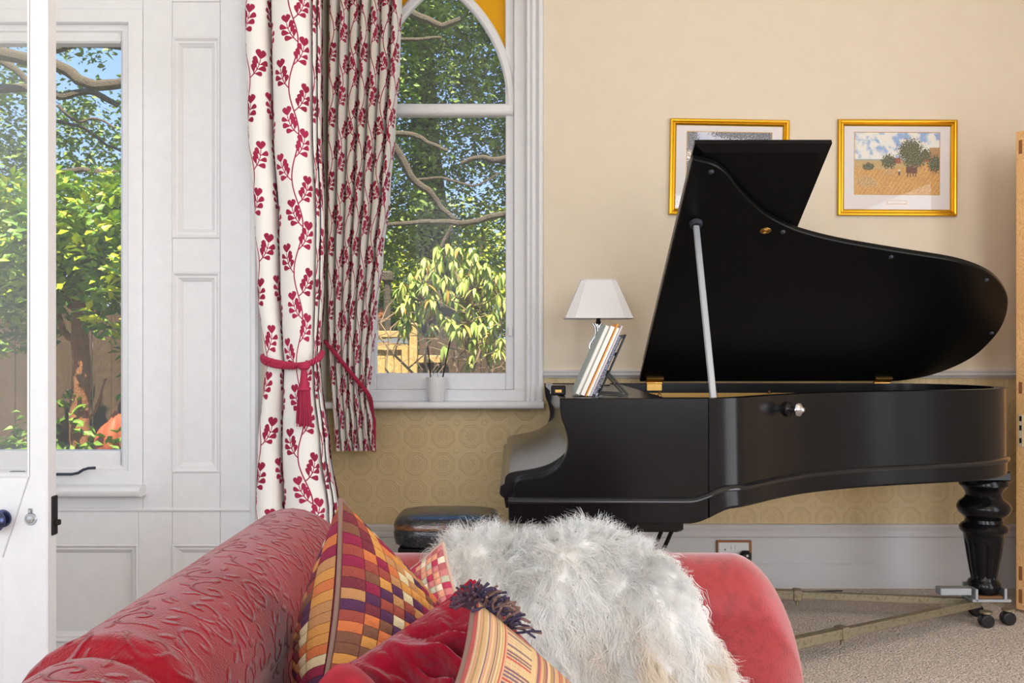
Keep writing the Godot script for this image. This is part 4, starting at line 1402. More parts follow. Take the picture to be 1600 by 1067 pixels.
func sofa_cushions() -> void:
	var dark := wool_cloth([srgb(104, 34, 44), srgb(74, 34, 66), srgb(186, 128, 62), srgb(112, 70, 50), srgb(184, 100, 54), srgb(196, 178, 140), srgb(128, 24, 56), srgb(168, 118, 74), srgb(138, 60, 48)])
	var c := quad_of(P(532, 779, 1.25), P(722, 1000, 1.42), P(497, 1122, 1.12))
	var a := thing("patchwork_cushion", "dark patchwork cushion of brown, plum and orange woollen squares, one corner up", "cushion", c[2])
	patchwork(a, c, 0.18, dark, 3, 20, [[-1.0, 12], [1.0, 3]], M.piping, 1.65)
	var pale := wool_cloth([srgb(196, 120, 120), srgb(226, 206, 184), srgb(186, 182, 160), srgb(178, 52, 84), srgb(214, 150, 124), srgb(172, 92, 96)])
	var c2 := quad_of(P(692, 848, 1.60), P(585, 925, 1.62), P(735, 985, 1.52))
	var b := thing("patchwork_cushion", "pale pink and cream patchwork cushion tucked behind the dark one", "cushion", c2[2])
	patchwork(b, c2, 0.08, pale, 9, 14, [[1.0, 14], [-1.0, 6]], M.piping_pale)
	# slumped crimson velvet cushion
	var c3 := quad_of(P(738, 908, 1.13), P(508, 1060, 1.05), P(905, 1085, 1.12))
	var v := thing("velvet_cushion", "crumpled crimson velvet cushion between the patchwork and striped cushions", "cushion", c3[2])
	var nz := FastNoiseLite.new()
	nz.seed = 4
	nz.frequency = 5.0
	nz.fractal_octaves = 2
	var mb := MB.new()
	for s in [1.0, -1.0]:
		var crumple := func(x: float, y: float):
			var q := pillow(c3, 0.16, s, x, y, 0.02)
			var h := sin(PI * x) * sin(PI * y)
			var fold := nz.get_noise_2d(x * 0.9 + y * 0.25, y * 0.35 - x * 0.5)
			var crease := exp(-pow((x * 0.8 + y * 0.55 - 0.42 + 0.06 * sin(9 * y)) / 0.018, 2.0)) + exp(-pow((y - 0.55 * x - 0.16) / 0.016, 2.0))
			return q + Vector3(0.1, 0.7, 0.7) * (0.05 * fold - 0.022 * crease) * sqrt(maxf(h, 0.0))
		mb.grid(60, 60, crumple, Vector2.ONE, false, s < 0)
	obj("cover", mb, M.velvet, v)
	for e in [[Vector2(0, 0), Vector2(0, 1)], [Vector2(0, 0), Vector2(1, 0)]]:
		obj("piping", MB.new().tube(edge_path(c3, e[0], e[1]), 0.004, 8), M.velvet, v)
	# striped kilim cushion with a fringe at its corner
	var c4 := quad_of(P(742, 934, 1.0), P(690, 1130, 0.90), P(935, 1105, 0.96))
	var k := thing("kilim_cushion", "striped woven kilim cushion in tan, red and purple with a yarn fringe", "cushion", c4[2])
	for s in [1.0, -1.0]:
		var m := MB.new()
		m.grid(24, 24, func(x, y): return pillow(c4, 0.10, s, x, y), Vector2(1.2, 1.0), false, s < 0)
		obj("cover", m, M.kilim, k)
	obj("piping", MB.new().tube(edge_path(c4, Vector2(0, 0), Vector2(1, 0)), 0.0035, 8), M.piping, k)
	obj("piping", MB.new().tube(edge_path(c4, Vector2(0, 0), Vector2(0, 1)), 0.0035, 8), M.piping, k)
	var fr := {}
	var yarn := [mat(srgb(74, 50, 64), 0.9), mat(srgb(120, 92, 84), 0.9), mat(srgb(58, 46, 70), 0.9)]
	for q in yarn: fr[q] = MB.new()
	for n in 110:
		var e := rng.randf()
		var root := pillow(c4, 0.0, 1.0, 0.0, e * 0.3) if n % 3 else pillow(c4, 0.0, 1.0, e * 0.1, 0.0)
		var dir := Vector3(rng.randf_range(-0.4, 0.9), rng.randf_range(0.1, 0.9), rng.randf_range(-0.4, 0.4)).normalized()
		if n % 3 == 0: dir = Vector3(rng.randf_range(-1.0, 0.1), rng.randf_range(0.2, 0.8), rng.randf_range(-0.3, 0.4)).normalized()
		var path := []
		for s in 5:
			var u := s / 4.0
			path.append(root + dir * 0.032 * u + Vector3(0.2, -0.8, 0.2) * 0.014 * u * u + Vector3(sin(u * 6 + n), cos(u * 5 + n), 0) * 0.002)
		fr[yarn[n % 3]].tube(path, 0.0016, 4)
	for q in yarn: obj("fringe", fr[q], q, k).set_meta("kind", "stuff")
	# a rose cushion nearer still, only its top showing
	var c5 := quad_of(P(470, 1110, 0.94), P(590, 1072, 0.99), P(505, 1400, 0.9))
	var mr := MB.new()
	for s in [1.0, -1.0]:
		mr.grid(24, 24, func(x, y): return pillow(c5, 0.13, s, x, y, 0.0) + Vector3(0, 0.035 * sin(PI * x) * (1.0 - y), 0), Vector2.ONE, false, s < 0)
	tag(obj("rose_cushion", mr, M.rose), "plain rose red cushion low beside the crimson velvet one", "cushion")

# ---------------------------------------------------------------- sheepskin over the far arm
func fleece_pt(u: float, v: float) -> Vector3:
	# drape: from behind the arm over the roll and down its front; (distance, height)
	var drape := [Vector2(1.85, 0.56), Vector2(1.86, 0.66), Vector2(1.82, 0.75), Vector2(1.74, 0.775), Vector2(1.66, 0.76), Vector2(1.61, 0.69), Vector2(1.585, 0.6), Vector2(1.56, 0.52), Vector2(1.50, 0.47)]
	var t := v * (drape.size() - 1)
	var k := mini(int(t), drape.size() - 2)
	var p: Vector2 = drape[k].cubic_interpolate(drape[k + 1], drape[maxi(k - 1, 0)], drape[mini(k + 2, drape.size() - 1)], t - k)
	var right := 0.25 + 0.13 * smoothstep(0.35, 0.85, v) - 0.03 * smoothstep(0.35, 0.0, v)
	var left := -0.11 + 0.02 * sin(v * 9.0)
	var x := lerpf(left, right, u)
	var lift := 0.014 * exp(-pow((x - 0.12) / 0.09, 2.0)) * smoothstep(0.0, 0.3, v) * smoothstep(0.95, 0.45, v) + 0.012 * sin(x * 31.0 + v * 9.0) * smoothstep(0.0, 0.3, v)
	return Vector3(x, p.y + lift, -p.x + lift * 0.6)

func sheepskin() -> void:
	var t := thing("sheepskin_rug", "shaggy white sheepskin rug draped over the far sofa arm", "sheepskin", Vector3(0.1, 0.5, -1.7))
	obj("hide", MB.new().grid(30, 30, func(u, v): return fleece_pt(u, v), Vector2.ONE, false, true), M.skin, t)
	var vv := PackedVector3Array()
	var nn := PackedVector3Array()
	var cc := PackedColorArray()
	var ii := PackedInt32Array()
	var r := RandomNumberGenerator.new()
	r.seed = 31
	var nz := FastNoiseLite.new()
	nz.seed = 8
	nz.frequency = 7.0
	for lock in 2900:
		var u := r.randf_range(-0.01, 1.01)
		var v := r.randf_range(0.12, 1.0)
		var p := fleece_pt(u, v)
		var n := (fleece_pt(u + 0.02, v) - p).cross(fleece_pt(u, v + 0.02) - p).normalized()
		n = -n if n.dot(Vector3(0, 0.6, 0.8)) < 0 else n
		var down := (fleece_pt(u, v + 0.03) - p).normalized()
		var swirl := Vector3(nz.get_noise_2d(p.x * 3, v), nz.get_noise_2d(p.x * 3 + 9, v), nz.get_noise_2d(p.x * 3, v + 7)) * 1.1
		var dir := (n * r.randf_range(0.45, 0.9) + down * (0.1 + 0.75 * smoothstep(0.42, 0.7, v)) + swirl + Vector3(r.randf_range(-0.5, 0.5), r.randf_range(-0.2, 0.3), r.randf_range(-0.2, 0.4))).normalized()
		if u < 0.06: dir = (dir + Vector3(-0.6, 0.0, 0.1)).normalized()
		if u > 0.94: dir = (dir + Vector3(0.45, -0.1, 0.1)).normalized()
		var len := r.randf_range(0.036, 0.062) * (0.8 if u > 0.8 else 1.0)
		var side := dir.cross(Vector3(r.randf(), r.randf(), r.randf() + 0.1)).normalized()
		var up := side.cross(dir)
		var ph := r.randf() * TAU
		var amp := r.randf_range(0.004, 0.011)
		var waves := r.randf_range(7.0, 13.0)
		# the fleece is white with straw-coloured staples towards its lower edge
		var tan_ := clampf(smoothstep(0.62, 0.9, v + 0.35 * nz.get_noise_2d(p.x * 2.0 + 3.0, v * 0.7)) * smoothstep(0.3, 0.75, u), 0, 1) * r.randf_range(0.4, 1.0)
		var col := Color(0.99, 0.99, 0.985).lerp(Color(0.88, 0.74, 0.56), tan_)
		for s in 14:
			var off := (side * r.randf_range(-1, 1) + up * r.randf_range(-1, 1)) * 0.0075
			var sd := (dir + (side * r.randf_range(-1, 1) + up * r.randf_range(-1, 1)) * 0.22).normalized()
			var l := len * r.randf_range(0.75, 1.15)
			var w := r.randf_range(0.00035, 0.0008)
			var face := (n.cross(dir) + (side * r.randf_range(-1, 1) + up * r.randf_range(-1, 1)) * 0.3).normalized()
			var first := vv.size()
			var shade := col * r.randf_range(0.93, 1.0)
			for k in 7:
				var a := k / 6.0
				var q := p + off * (1.0 - 0.8 * a) + sd * l * a + (side * sin(ph + a * waves) - side * sin(ph) + up * cos(ph * 1.7 + a * waves * 0.8) - up * cos(ph * 1.7)) * amp * a - Vector3(0, 1, 0) * 0.018 * a * a
				var ww := w * (1.0 - 0.8 * a)
				var nr := dir.cross(face).normalized()
				vv.append(q - face * ww); vv.append(q + face * ww)
				nn.append(nr); nn.append(nr)
				cc.append(shade); cc.append(shade)
				if k:
					var b := first + k * 2
					ii.append_array([b - 2, b - 1, b, b - 1, b + 1, b])
	var arr := []
	arr.resize(Mesh.ARRAY_MAX)
	arr[Mesh.ARRAY_VERTEX] = vv
	arr[Mesh.ARRAY_NORMAL] = nn
	arr[Mesh.ARRAY_COLOR] = cc
	arr[Mesh.ARRAY_INDEX] = ii
	var m := ArrayMesh.new()
	m.add_surface_from_arrays(Mesh.PRIMITIVE_TRIANGLES, arr)
	put(m, "wool", M.wool, t).set_meta("kind", "stuff")

# ---------------------------------------------------------------- curtains
func along(table: Array, y: float) -> Array:      # rows of (height in px, left, right)
	for k in table.size() - 1:
		if y <= table[k + 1][0]:
			var f: float = smoothstep(0, 1, clampf((y - table[k][0]) / (table[k + 1][0] - table[k][0]), 0, 1))
			return [lerpf(table[k][1], table[k + 1][1], f), lerpf(table[k][2], table[k + 1][2], f)]
	return [table[-1][1], table[-1][2]]

func curtain(t: Node3D, d: float, table: Array, fold: Array, deep: Callable, y0: float, y1: float, rows: int) -> void:
	var plan := smooth(fold, 8)
	var arc := [0.0]
	var wide: float = (table[0][2] - table[0][1]) * d / F
	for k in range(1, plan.size()):
		arc.append(arc[-1] + Vector2((plan[k].x - plan[k - 1].x) * wide, plan[k].y - plan[k - 1].y).length())
	var st := []
	var uvs := []
	for j in rows + 1:
		var py := lerpf(y0, y1, float(j) / rows)
		var e := along(table, py)
		var row := []
		var ur := []
		for k in plan.size():
			var p := P(lerpf(e[0], e[1], plan[k].x), py, d)
			p.z += plan[k].y * deep.call(py, plan[k].x)
			row.append(p)
			ur.append(Vector2(arc[k] / 0.45, p.y / 0.60 * -1.0))
		st.append(row)
		uvs.append(ur)
	obj("cloth", MB.new().loft(st, false, false, 3.2, uvs), M.curtain, t)

func rope(path2: Array, mat_: Material, t: Node3D, rad := 0.0058) -> void:
	var cv := Curve3D.new()
	for k in path2.size():
		var tan: Vector3 = (path2[mini(k + 1, path2.size() - 1)] - path2[maxi(k - 1, 0)]) / 6.0
		cv.add_point(path2[k], -tan, tan)
	cv.bake_interval = 0.004
	var pts := cv.get_baked_points()
	var mb := MB.new()
	for s in 3:
		var strand := []
		for k in pts.size():
			var tan := (pts[mini(k + 1, pts.size() - 1)] - pts[maxi(k - 1, 0)]).normalized()
			var a := tan.cross(Vector3(0.1, 0.2, 1)).normalized()
			var b := a.cross(tan)
			var w := k * 0.004 / 0.034 * TAU + s * TAU / 3
			strand.append(pts[k] + (a * cos(w) + b * sin(w)) * rad)
		mb.tube(strand, rad * 0.86, 6)
	obj("rope", mb, mat_, t)

func curtains() -> void:
	# left: in front of the panelling, caught by a tasselled cord
	var base := P(462, 1080, 3.12)
	base.y = 0.0
	var a := thing("curtain", "white linen curtain with raspberry sprigs, tied back with a tasselled cord", "curtain", base)
	var fold := [Vector2(0.02, -0.035), Vector2(0.0, 0.0), Vector2(0.04, 0.03), Vector2(0.12, 0.042), Vector2(0.22, 0.038), Vector2(0.30, 0.018), Vector2(0.325, -0.03), Vector2(0.335, -0.032), Vector2(0.355, 0.012), Vector2(0.42, 0.04), Vector2(0.55, 0.056), Vector2(0.7, 0.058), Vector2(0.82, 0.045), Vector2(0.87, 0.012), Vector2(0.875, -0.02), Vector2(0.9, 0.026), Vector2(0.93, 0.02), Vector2(0.928, -0.03), Vector2(0.955, 0.012), Vector2(0.975, 0.0), Vector2(0.97, -0.045), Vector2(1.0, -0.02)]
	var tl := [[-560, 376, 506], [0, 383, 503], [200, 388, 503], [350, 399, 508], [450, 403, 506], [540, 411, 502], [568, 416, 500], [600, 412, 503], [700, 403, 515], [800, 400, 530], [1090, 396, 552]]
	curtain(a, 3.13, tl, fold, func(y, _s): return 1.0 - 0.35 * exp(-pow((y - 568.0) / 55.0, 2.0)), -480, 1080, 70)
	var c := thing("curtain_tieback", "raspberry cord with a tassel round the brighter left curtain", "tieback", P(470, 565, 3.03), "curtain tiebacks")
	rope([P(411, 557, 3.17), P(414, 561, 3.1), P(422, 564, 3.078), P(440, 568, 3.071), P(460, 571, 3.067), P(480, 569, 3.067), P(493, 563, 3.075), P(500, 557, 3.10), P(503, 551, 3.16)], M.cord, c)
	rope([P(411, 560, 3.17), P(414, 565, 3.1), P(424, 569, 3.078), P(440, 572, 3.072), P(462, 573, 3.067)], M.cord, c)
	var o := P(475, 572, 3.05)
	obj("knot", MB.new().lathe([Vector2(0, 0.014), Vector2(0.014, 0.012), Vector2(0.02, 0.004), Vector2(0.019, -0.006), Vector2(0.012, -0.012), Vector2(0, -0.013)], o, 28, Basis.IDENTITY, func(t, _y): return 1.0 + 0.05 * cos(14 * t)), M.cord, c)
	var ts := MB.new()
	ts.lathe([Vector2(0.009, -0.01), Vector2(0.0105, -0.03), Vector2(0.013, -0.055), Vector2(0.0175, -0.068)], o, 40, Basis.IDENTITY, func(t, _y): return 1.0 + 0.05 * cos(20 * t))
	ts.lathe([Vector2(0.0165, -0.066), Vector2(0.0215, -0.069), Vector2(0.0225, -0.073), Vector2(0.0215, -0.077), Vector2(0.0175, -0.08)], o, 28)
	var ro := obj("tassel_head", ts, M.cord, c)
	var sk := MB.new()
	for k in 90:
		var an := k * 2.399
		var rr := 0.02 * sqrt((k + 0.5) / 90.0)
		var e := Vector3(cos(an), 0, sin(an))
		var path := []
		for s in 5:
			var f := s / 4.0
			path.append(o + e * rr * (0.85 + 0.4 * f) + Vector3(sin(k + f * 3) * 0.001, -0.076 - (0.112 + 0.006 * sin(k * 5.0)) * f, 0))
		sk.tube(path, 0.0016, 5)
	obj("tassel_skirt", sk, M.cord, c)
	# right: in front of the arched window, shorter
	var b2 := P(550, 705, 4.42)
	var b := thing("curtain", "shorter sprigged curtain drawn aside on the arched window", "curtain", b2)
	var f2 := []
	for k in 7:
		var s := k / 7.0
		var j := 0.010 * sin(k * 4.1)
		f2.append_array([Vector2(s + 0.012, -0.03), Vector2(s + 0.02, 0.012), Vector2(s + 0.06 + j, 0.03 + 0.006 * sin(k * 2.3)), Vector2(s + 0.112 + j * 0.5, 0.02), Vector2(s + 0.135, -0.012)])
	f2.append(Vector2(1.0, -0.03))
	var tr := [[-420, 505, 636], [0, 513, 627], [100, 512, 624], [200, 511, 617], [300, 511, 609], [400, 511, 598], [500, 512, 588], [560, 514, 582], [620, 518, 579], [660, 521, 584], [710, 524, 588]]
	curtain(b, 4.43, tr, f2, func(y, _s): return 1.0 - 0.25 * smoothstep(300.0, 600.0, y), -155, 704, 60)
	var c2 := thing("curtain_tieback", "plain raspberry cord slanting across the shorter, darker curtain", "tieback", P(545, 580, 4.38), "curtain tiebacks")
	rope([P(508, 533, 4.47), P(513, 539, 4.42), P(524, 553, 4.386), P(542, 575, 4.384), P(560, 597, 4.386), P(572, 611, 4.388), P(579, 624, 4.40), P(581, 640, 4.42), P(582, 656, 4.44)], M.cord, c2)
	obj("cord_end", MB.new().lathe([Vector2(0, 0.03), Vector2(0.006, 0.028), Vector2(0.008, 0.0), Vector2(0.007, -0.09), Vector2(0.009, -0.13), Vector2(0, -0.132)], P(585, 662, 4.43), 12), M.cord, c2)
	# poles above the frame
	var p1 := MB.new().tube([Vector3(-1.4, 3.32, -3.13), Vector3(-0.45, 3.32, -3.13)], 0.016, 14)
	for x in [-1.42, -0.43]: p1.lathe([Vector2(0, 0.03), Vector2(0.02, 0.02), Vector2(0.028, 0), Vector2(0.02, -0.02), Vector2(0, -0.03)], Vector3(x, 3.32, -3.13), 16)
	p1.box(Vector3(-1.3, 3.32, -3.19), Vector3(0.02, 0.03, 0.1), 0.003)
	tag(obj("curtain_pole", p1, M.brass), "brass pole carrying the white sprigged curtain by the panelling", "curtain pole")
	var p2 := MB.new().tube([Vector3(-0.87, 3.25, -4.43), Vector3(0.25, 3.25, -4.43)], 0.014, 14)
	p2.box(Vector3(0.2, 3.25, -4.5), Vector3(0.02, 0.03, 0.12), 0.003)
	tag(obj("curtain_pole", p2, M.brass), "brass pole above the arched window", "curtain pole")

# ---------------------------------------------------------------- piano stool
func stool() -> void:
	var at := Vector3(-0.256, 0, -3.8)
	var t := thing("piano_stool", "black leather piano stool with rubbed tan edges below the arched window", "stool", at)
	var prof := [Vector2(0.90, 0.375), Vector2(0.965, 0.385), Vector2(0.99, 0.405), Vector2(1.0, 0.425), Vector2(0.985, 0.437), Vector2(0.985, 0.442), Vector2(1.0, 0.452), Vector2(0.97, 0.472), Vector2(0.90, 0.485), Vector2(0.7, 0.494), Vector2(0.4, 0.499), Vector2(0.0, 0.5)]
	var st := []
	var uvs := []
	for k in 65:
		var a := TAU * k / 64
		var p := Vector2(signf(cos(a)) * pow(absf(cos(a)), 0.42), signf(sin(a)) * pow(absf(sin(a)), 0.42))
		var row := []
		var ur := []
		for j in prof.size():
			row.append(at + Vector3(p.x * 0.21 * prof[j].x, prof[j].y, -p.y * 0.17 * prof[j].x))
			ur.append(Vector2(k / 64.0 * 2.0, 1.0 - j / 14.0 * 1.0))
		st.append(row)
		uvs.append(ur)
	obj("seat", MB.new().loft(st, false, false, 1.4, uvs), M.leather, t)
	obj("seat_frame", MB.new().box(at + Vector3(0, 0.345, 0), Vector3(0.37, 0.06, 0.29), 0.006), M.piano, t)
	for s in [[-1, -1], [1, -1], [1, 1], [-1, 1]]:
		obj("leg", MB.new().lathe([Vector2(0.0, 0.0), Vector2(0.016, 0.0), Vector2(0.018, 0.03), Vector2(0.014, 0.05), Vector2(0.024, 0.20), Vector2(0.017, 0.23), Vector2(0.028, 0.26), Vector2(0.028, 0.32), Vector2(0.0, 0.33)], at + Vector3(s[0] * 0.155, 0, s[1] * 0.115), 18), M.piano, t)

# ---------------------------------------------------------------- lamp, book stand and music on the piano
func lamp_and_books() -> void:
	var d := 4.22
	var top := 0.982
	var at := P(934, 600, d)
	at.y = top
	var l := thing("table_lamp", "silver table lamp with a white tapered shade on the piano", "lamp", at)
	# shade with cut corners
	var st := []
	for e in [[0.0, 438.0, 27.0], [1.0, 497.5, 52.5]]:
		var row := []
		var h: float = e[2] * d / F
		for p in [[-1, -0.42], [-0.72, -0.6], [0.72, -0.6], [1, -0.42], [1, 0.42], [0.72, 0.6], [-0.72, 0.6], [-1, 0.42], [-1, -0.42]]:
			row.append(Vector3(P(934.5, e[1], d).x + p[0] * h, P(0, e[1], d).y, -d + p[1] * h))
		st.append(row)
	var sh := MB.new().loft(st, false, false, 0.3, [], true)
	obj("lamp_shade", sh, M.shade, l)
	var ring := MB.new()
	for row in st: ring.tube(row, 0.0022, 6)
	obj("shade_trim", ring, M.shade, l)
	var st2 := MB.new()
	for s in [[-3, 0], [3, 0], [0, 5]]:
		var path := []
		for p in [[-14, 505], [-10, 510], [-9, 520], [-11, 527], [-18, 536], [-20, 542], [-17, 552], [-8, 566], [-5, 580], [-9, 592]]:
			path.append(P(934 + p[0] * 0.9 + s[0] + 8, p[1], d) + Vector3(0, 0, s[1] * 0.003))
		st2.tube(path, 0.0048, 8)
	var path2 := []
	for p in [[8, 505], [3, 511], [2, 522], [5, 532], [11, 540], [12, 548], [8, 560], [1, 572], [-2, 590]]: path2.append(P(932 + p[0], p[1], d))
	st2.tube(path2, 0.0055, 8)
	obj("stem", st2, M.chrome, l)
	obj("lamp_base", MB.new().lathe([Vector2(0, 0.03), Vector2(0.012, 0.028), Vector2(0.02, 0.018), Vector2(0.05, 0.012), Vector2(0.056, 0.004), Vector2(0.055, 0.0), Vector2(0, 0)], at, 32), M.chrome, l)
	obj("lamp_holder", MB.new().lathe([Vector2(0, 0.0), Vector2(0.01, 0.0), Vector2(0.012, 0.01), Vector2(0.009, 0.014), Vector2(0.009, 0.05), Vector2(0, 0.05)], P(935, 506, d), 14), M.dark_iron, l)
	# stand that the music leans on
	var lean := deg_to_rad(24.0)
	var Y := Vector3(sin(lean), cos(lean), 0)
	var X := Vector3(cos(lean), -sin(lean), 0)
	var q := Basis(X, Y, Vector3(0, 0, 1))
	var foot := Vector3(0.283, top, -3.2)
	var bs := thing("book_stand", "black folding book stand behind the leaning music on the piano", "stand", foot)
	var bp := MB.new()
	for z in [-3.11, -3.29]: bp.box(Vector3(0.283, top + 0.003, z) + Y * 0.11 , Vector3(0.006, 0.222, 0.014), 0.002, q)
	for k in 4: bp.box(Vector3(0.283, top + 0.004, -3.2) + Y * (0.02 + 0.065 * k), Vector3(0.006, 0.012, 0.19), 0.002, q)
	obj("rack", bp, M.black_plastic, bs)
	var strut := MB.new()
	for z in [-3.12, -3.28]:
		strut.tube([Vector3(0.283, top, z) + Y * 0.085 + X * 0.003, Vector3(0.383, top + 0.006, z)], 0.004, 8)
		strut.tube([Vector3(0.283, top + 0.012, z) + X * 0.003, Vector3(0.383, top + 0.005, z)], 0.004, 8)
	obj("strut", strut, M.black_plastic, bs)
	var at_x := 0.276
	for b in [["music_book", "dark marbled music book at the back of the leaning row", 0.012, 0.215, 0.19, M.marbled], ["sheet_music", "thin mauve sheet music leaning behind the orange folder", 0.006, 0.252, 0.2, M.mauve], ["sheet_music", "white sheaf of music right behind the orange folder", 0.008, 0.244, 0.195, M.paper], ["music_folder", "orange card folder among the music on the piano", 0.004, 0.262, 0.2, M.folder], ["sheet_music", "cream sheaf of music in front of the orange folder", 0.014, 0.246, 0.205, M.paper], ["music_book", "large pale green music book at the front of the row", 0.016, 0.25, 0.21, M.book_green]]:
		var w: float = b[2]
		at_x -= w / cos(lean) + 0.001
		var c: Vector3 = Vector3(at_x + w * 0.5 / cos(lean), top + 0.001 + w * sin(lean), -3.1 - b[4] / 2) + Y * b[3] / 2
		var o := thing(b[0], b[1], "book" if b[0] == "music_book" else "sheet music" if b[0] == "sheet_music" else "folder", Vector3(at_x, top, -3.2), "music on the piano")
		if w > 0.01 and b[5] != M.paper:
			obj("cover", MB.new().box(c - X * (w / 2 - 0.001), Vector3(0.002, b[3], b[4]), 0.0005, q).box(c + X * (w / 2 - 0.001), Vector3(0.002, b[3], b[4]), 0.0005, q), b[5], o)
			obj("pages", MB.new().box(c, Vector3(w - 0.005, b[3] - 0.006, b[4] - 0.006), 0.0005, q), M.paper if b[5] == M.book_green else M.marbled, o)
		else:
			obj("sheets", MB.new().box(c, Vector3(w, b[3], b[4]), 0.0008, q), b[5], o)

# ---------------------------------------------------------------- two framed prints
func pictures() -> void:
	var d := 4.53
	for pc in [[1140.5, 260.5, 93.5, 75.5, -0.018, M.print_b, "gold framed grey woodland print partly behind the raised piano lid"], [1404.5, 261.0, 93.5, 75.5, -0.006, M.print_a, "gold framed print of a harvest field and trees on the wall"]]:
		var c := P(pc[0], pc[1], d)
		var t := thing("framed_picture", pc[6], "picture", c, "framed prints above the piano")
		var hw: float = pc[2] * d / F
		var hh: float = pc[3] * d / F
		var R := Vector3.RIGHT.rotated(Vector3(0, 0, 1), pc[4])
		var U := Vector3.UP.rotated(Vector3(0, 0, 1), pc[4])
		var N := Vector3(0, 0, 1)
		var o := Vector3(c.x, c.y, -4.557)
		var prof := [Vector2(0, 0), Vector2(0, 0.014), Vector2(0.003, 0.019), Vector2(0.009, 0.021), Vector2(0.015, 0.018), Vector2(0.018, 0.012), Vector2(0.024, 0.014), Vector2(0.029, 0.011), Vector2(0.032, 0.006)]
		obj("frame", MB.new().frame(prof, Rect2(-hw, -hh, hw * 2, hh * 2), o, R, U, N), M.gilt, t)
		var q := Basis(R, U, N)
		obj("mount", MB.new().box(o + N * 0.003, Vector3(hw * 2 - 0.02, hh * 2 - 0.02, 0.004), 0, q), M.mount, t)
		var line := MB.new()
		var pw := 66.5 * d / F
		var ph := 48.5 * d / F
		var po := o + N * 0.0052 + U * (7.0 * d / F)
		line.frame([Vector2(-0.003, 0), Vector2(-0.002, 0.001), Vector2(0.0, 0.001), Vector2(0.001, 0.0)], Rect2(-pw, -ph, pw * 2, ph * 2), po, R, U, N)
		obj("mount_edge", line, M.brass, t)
		var pm := MB.new()
		var f := []
		for e in [[-1, -1], [1, -1], [1, 1], [-1, 1]]: f.append(pm.add(po + R * pw * e[0] + U * ph * e[1] + N * 0.0004, Vector2(e[0] * 0.5 + 0.5, 0.5 - e[1] * 0.5)))
		pm.quad(f[0], f[1], f[2], f[3])
		obj("print", pm, pc[5], t)
		var plq := MB.new().box(o + N * 0.0058 - U * (54.0 * d / F), Vector3(0.094, 0.017, 0.0015), 0.0003, q)
		var pq := obj("title_plate", plq, M.brass, t)
		obj("title_card", MB.new().box(o + N * 0.007 - U * (54.0 * d / F), Vector3(0.088, 0.012, 0.001), 0, q), M.mount, pq)
		obj("glazing", MB.new().box(o + N * 0.0095, Vector3(hw * 2 - 0.05, hh * 2 - 0.05, 0.0015), 0, q), M.pic_glass, t)

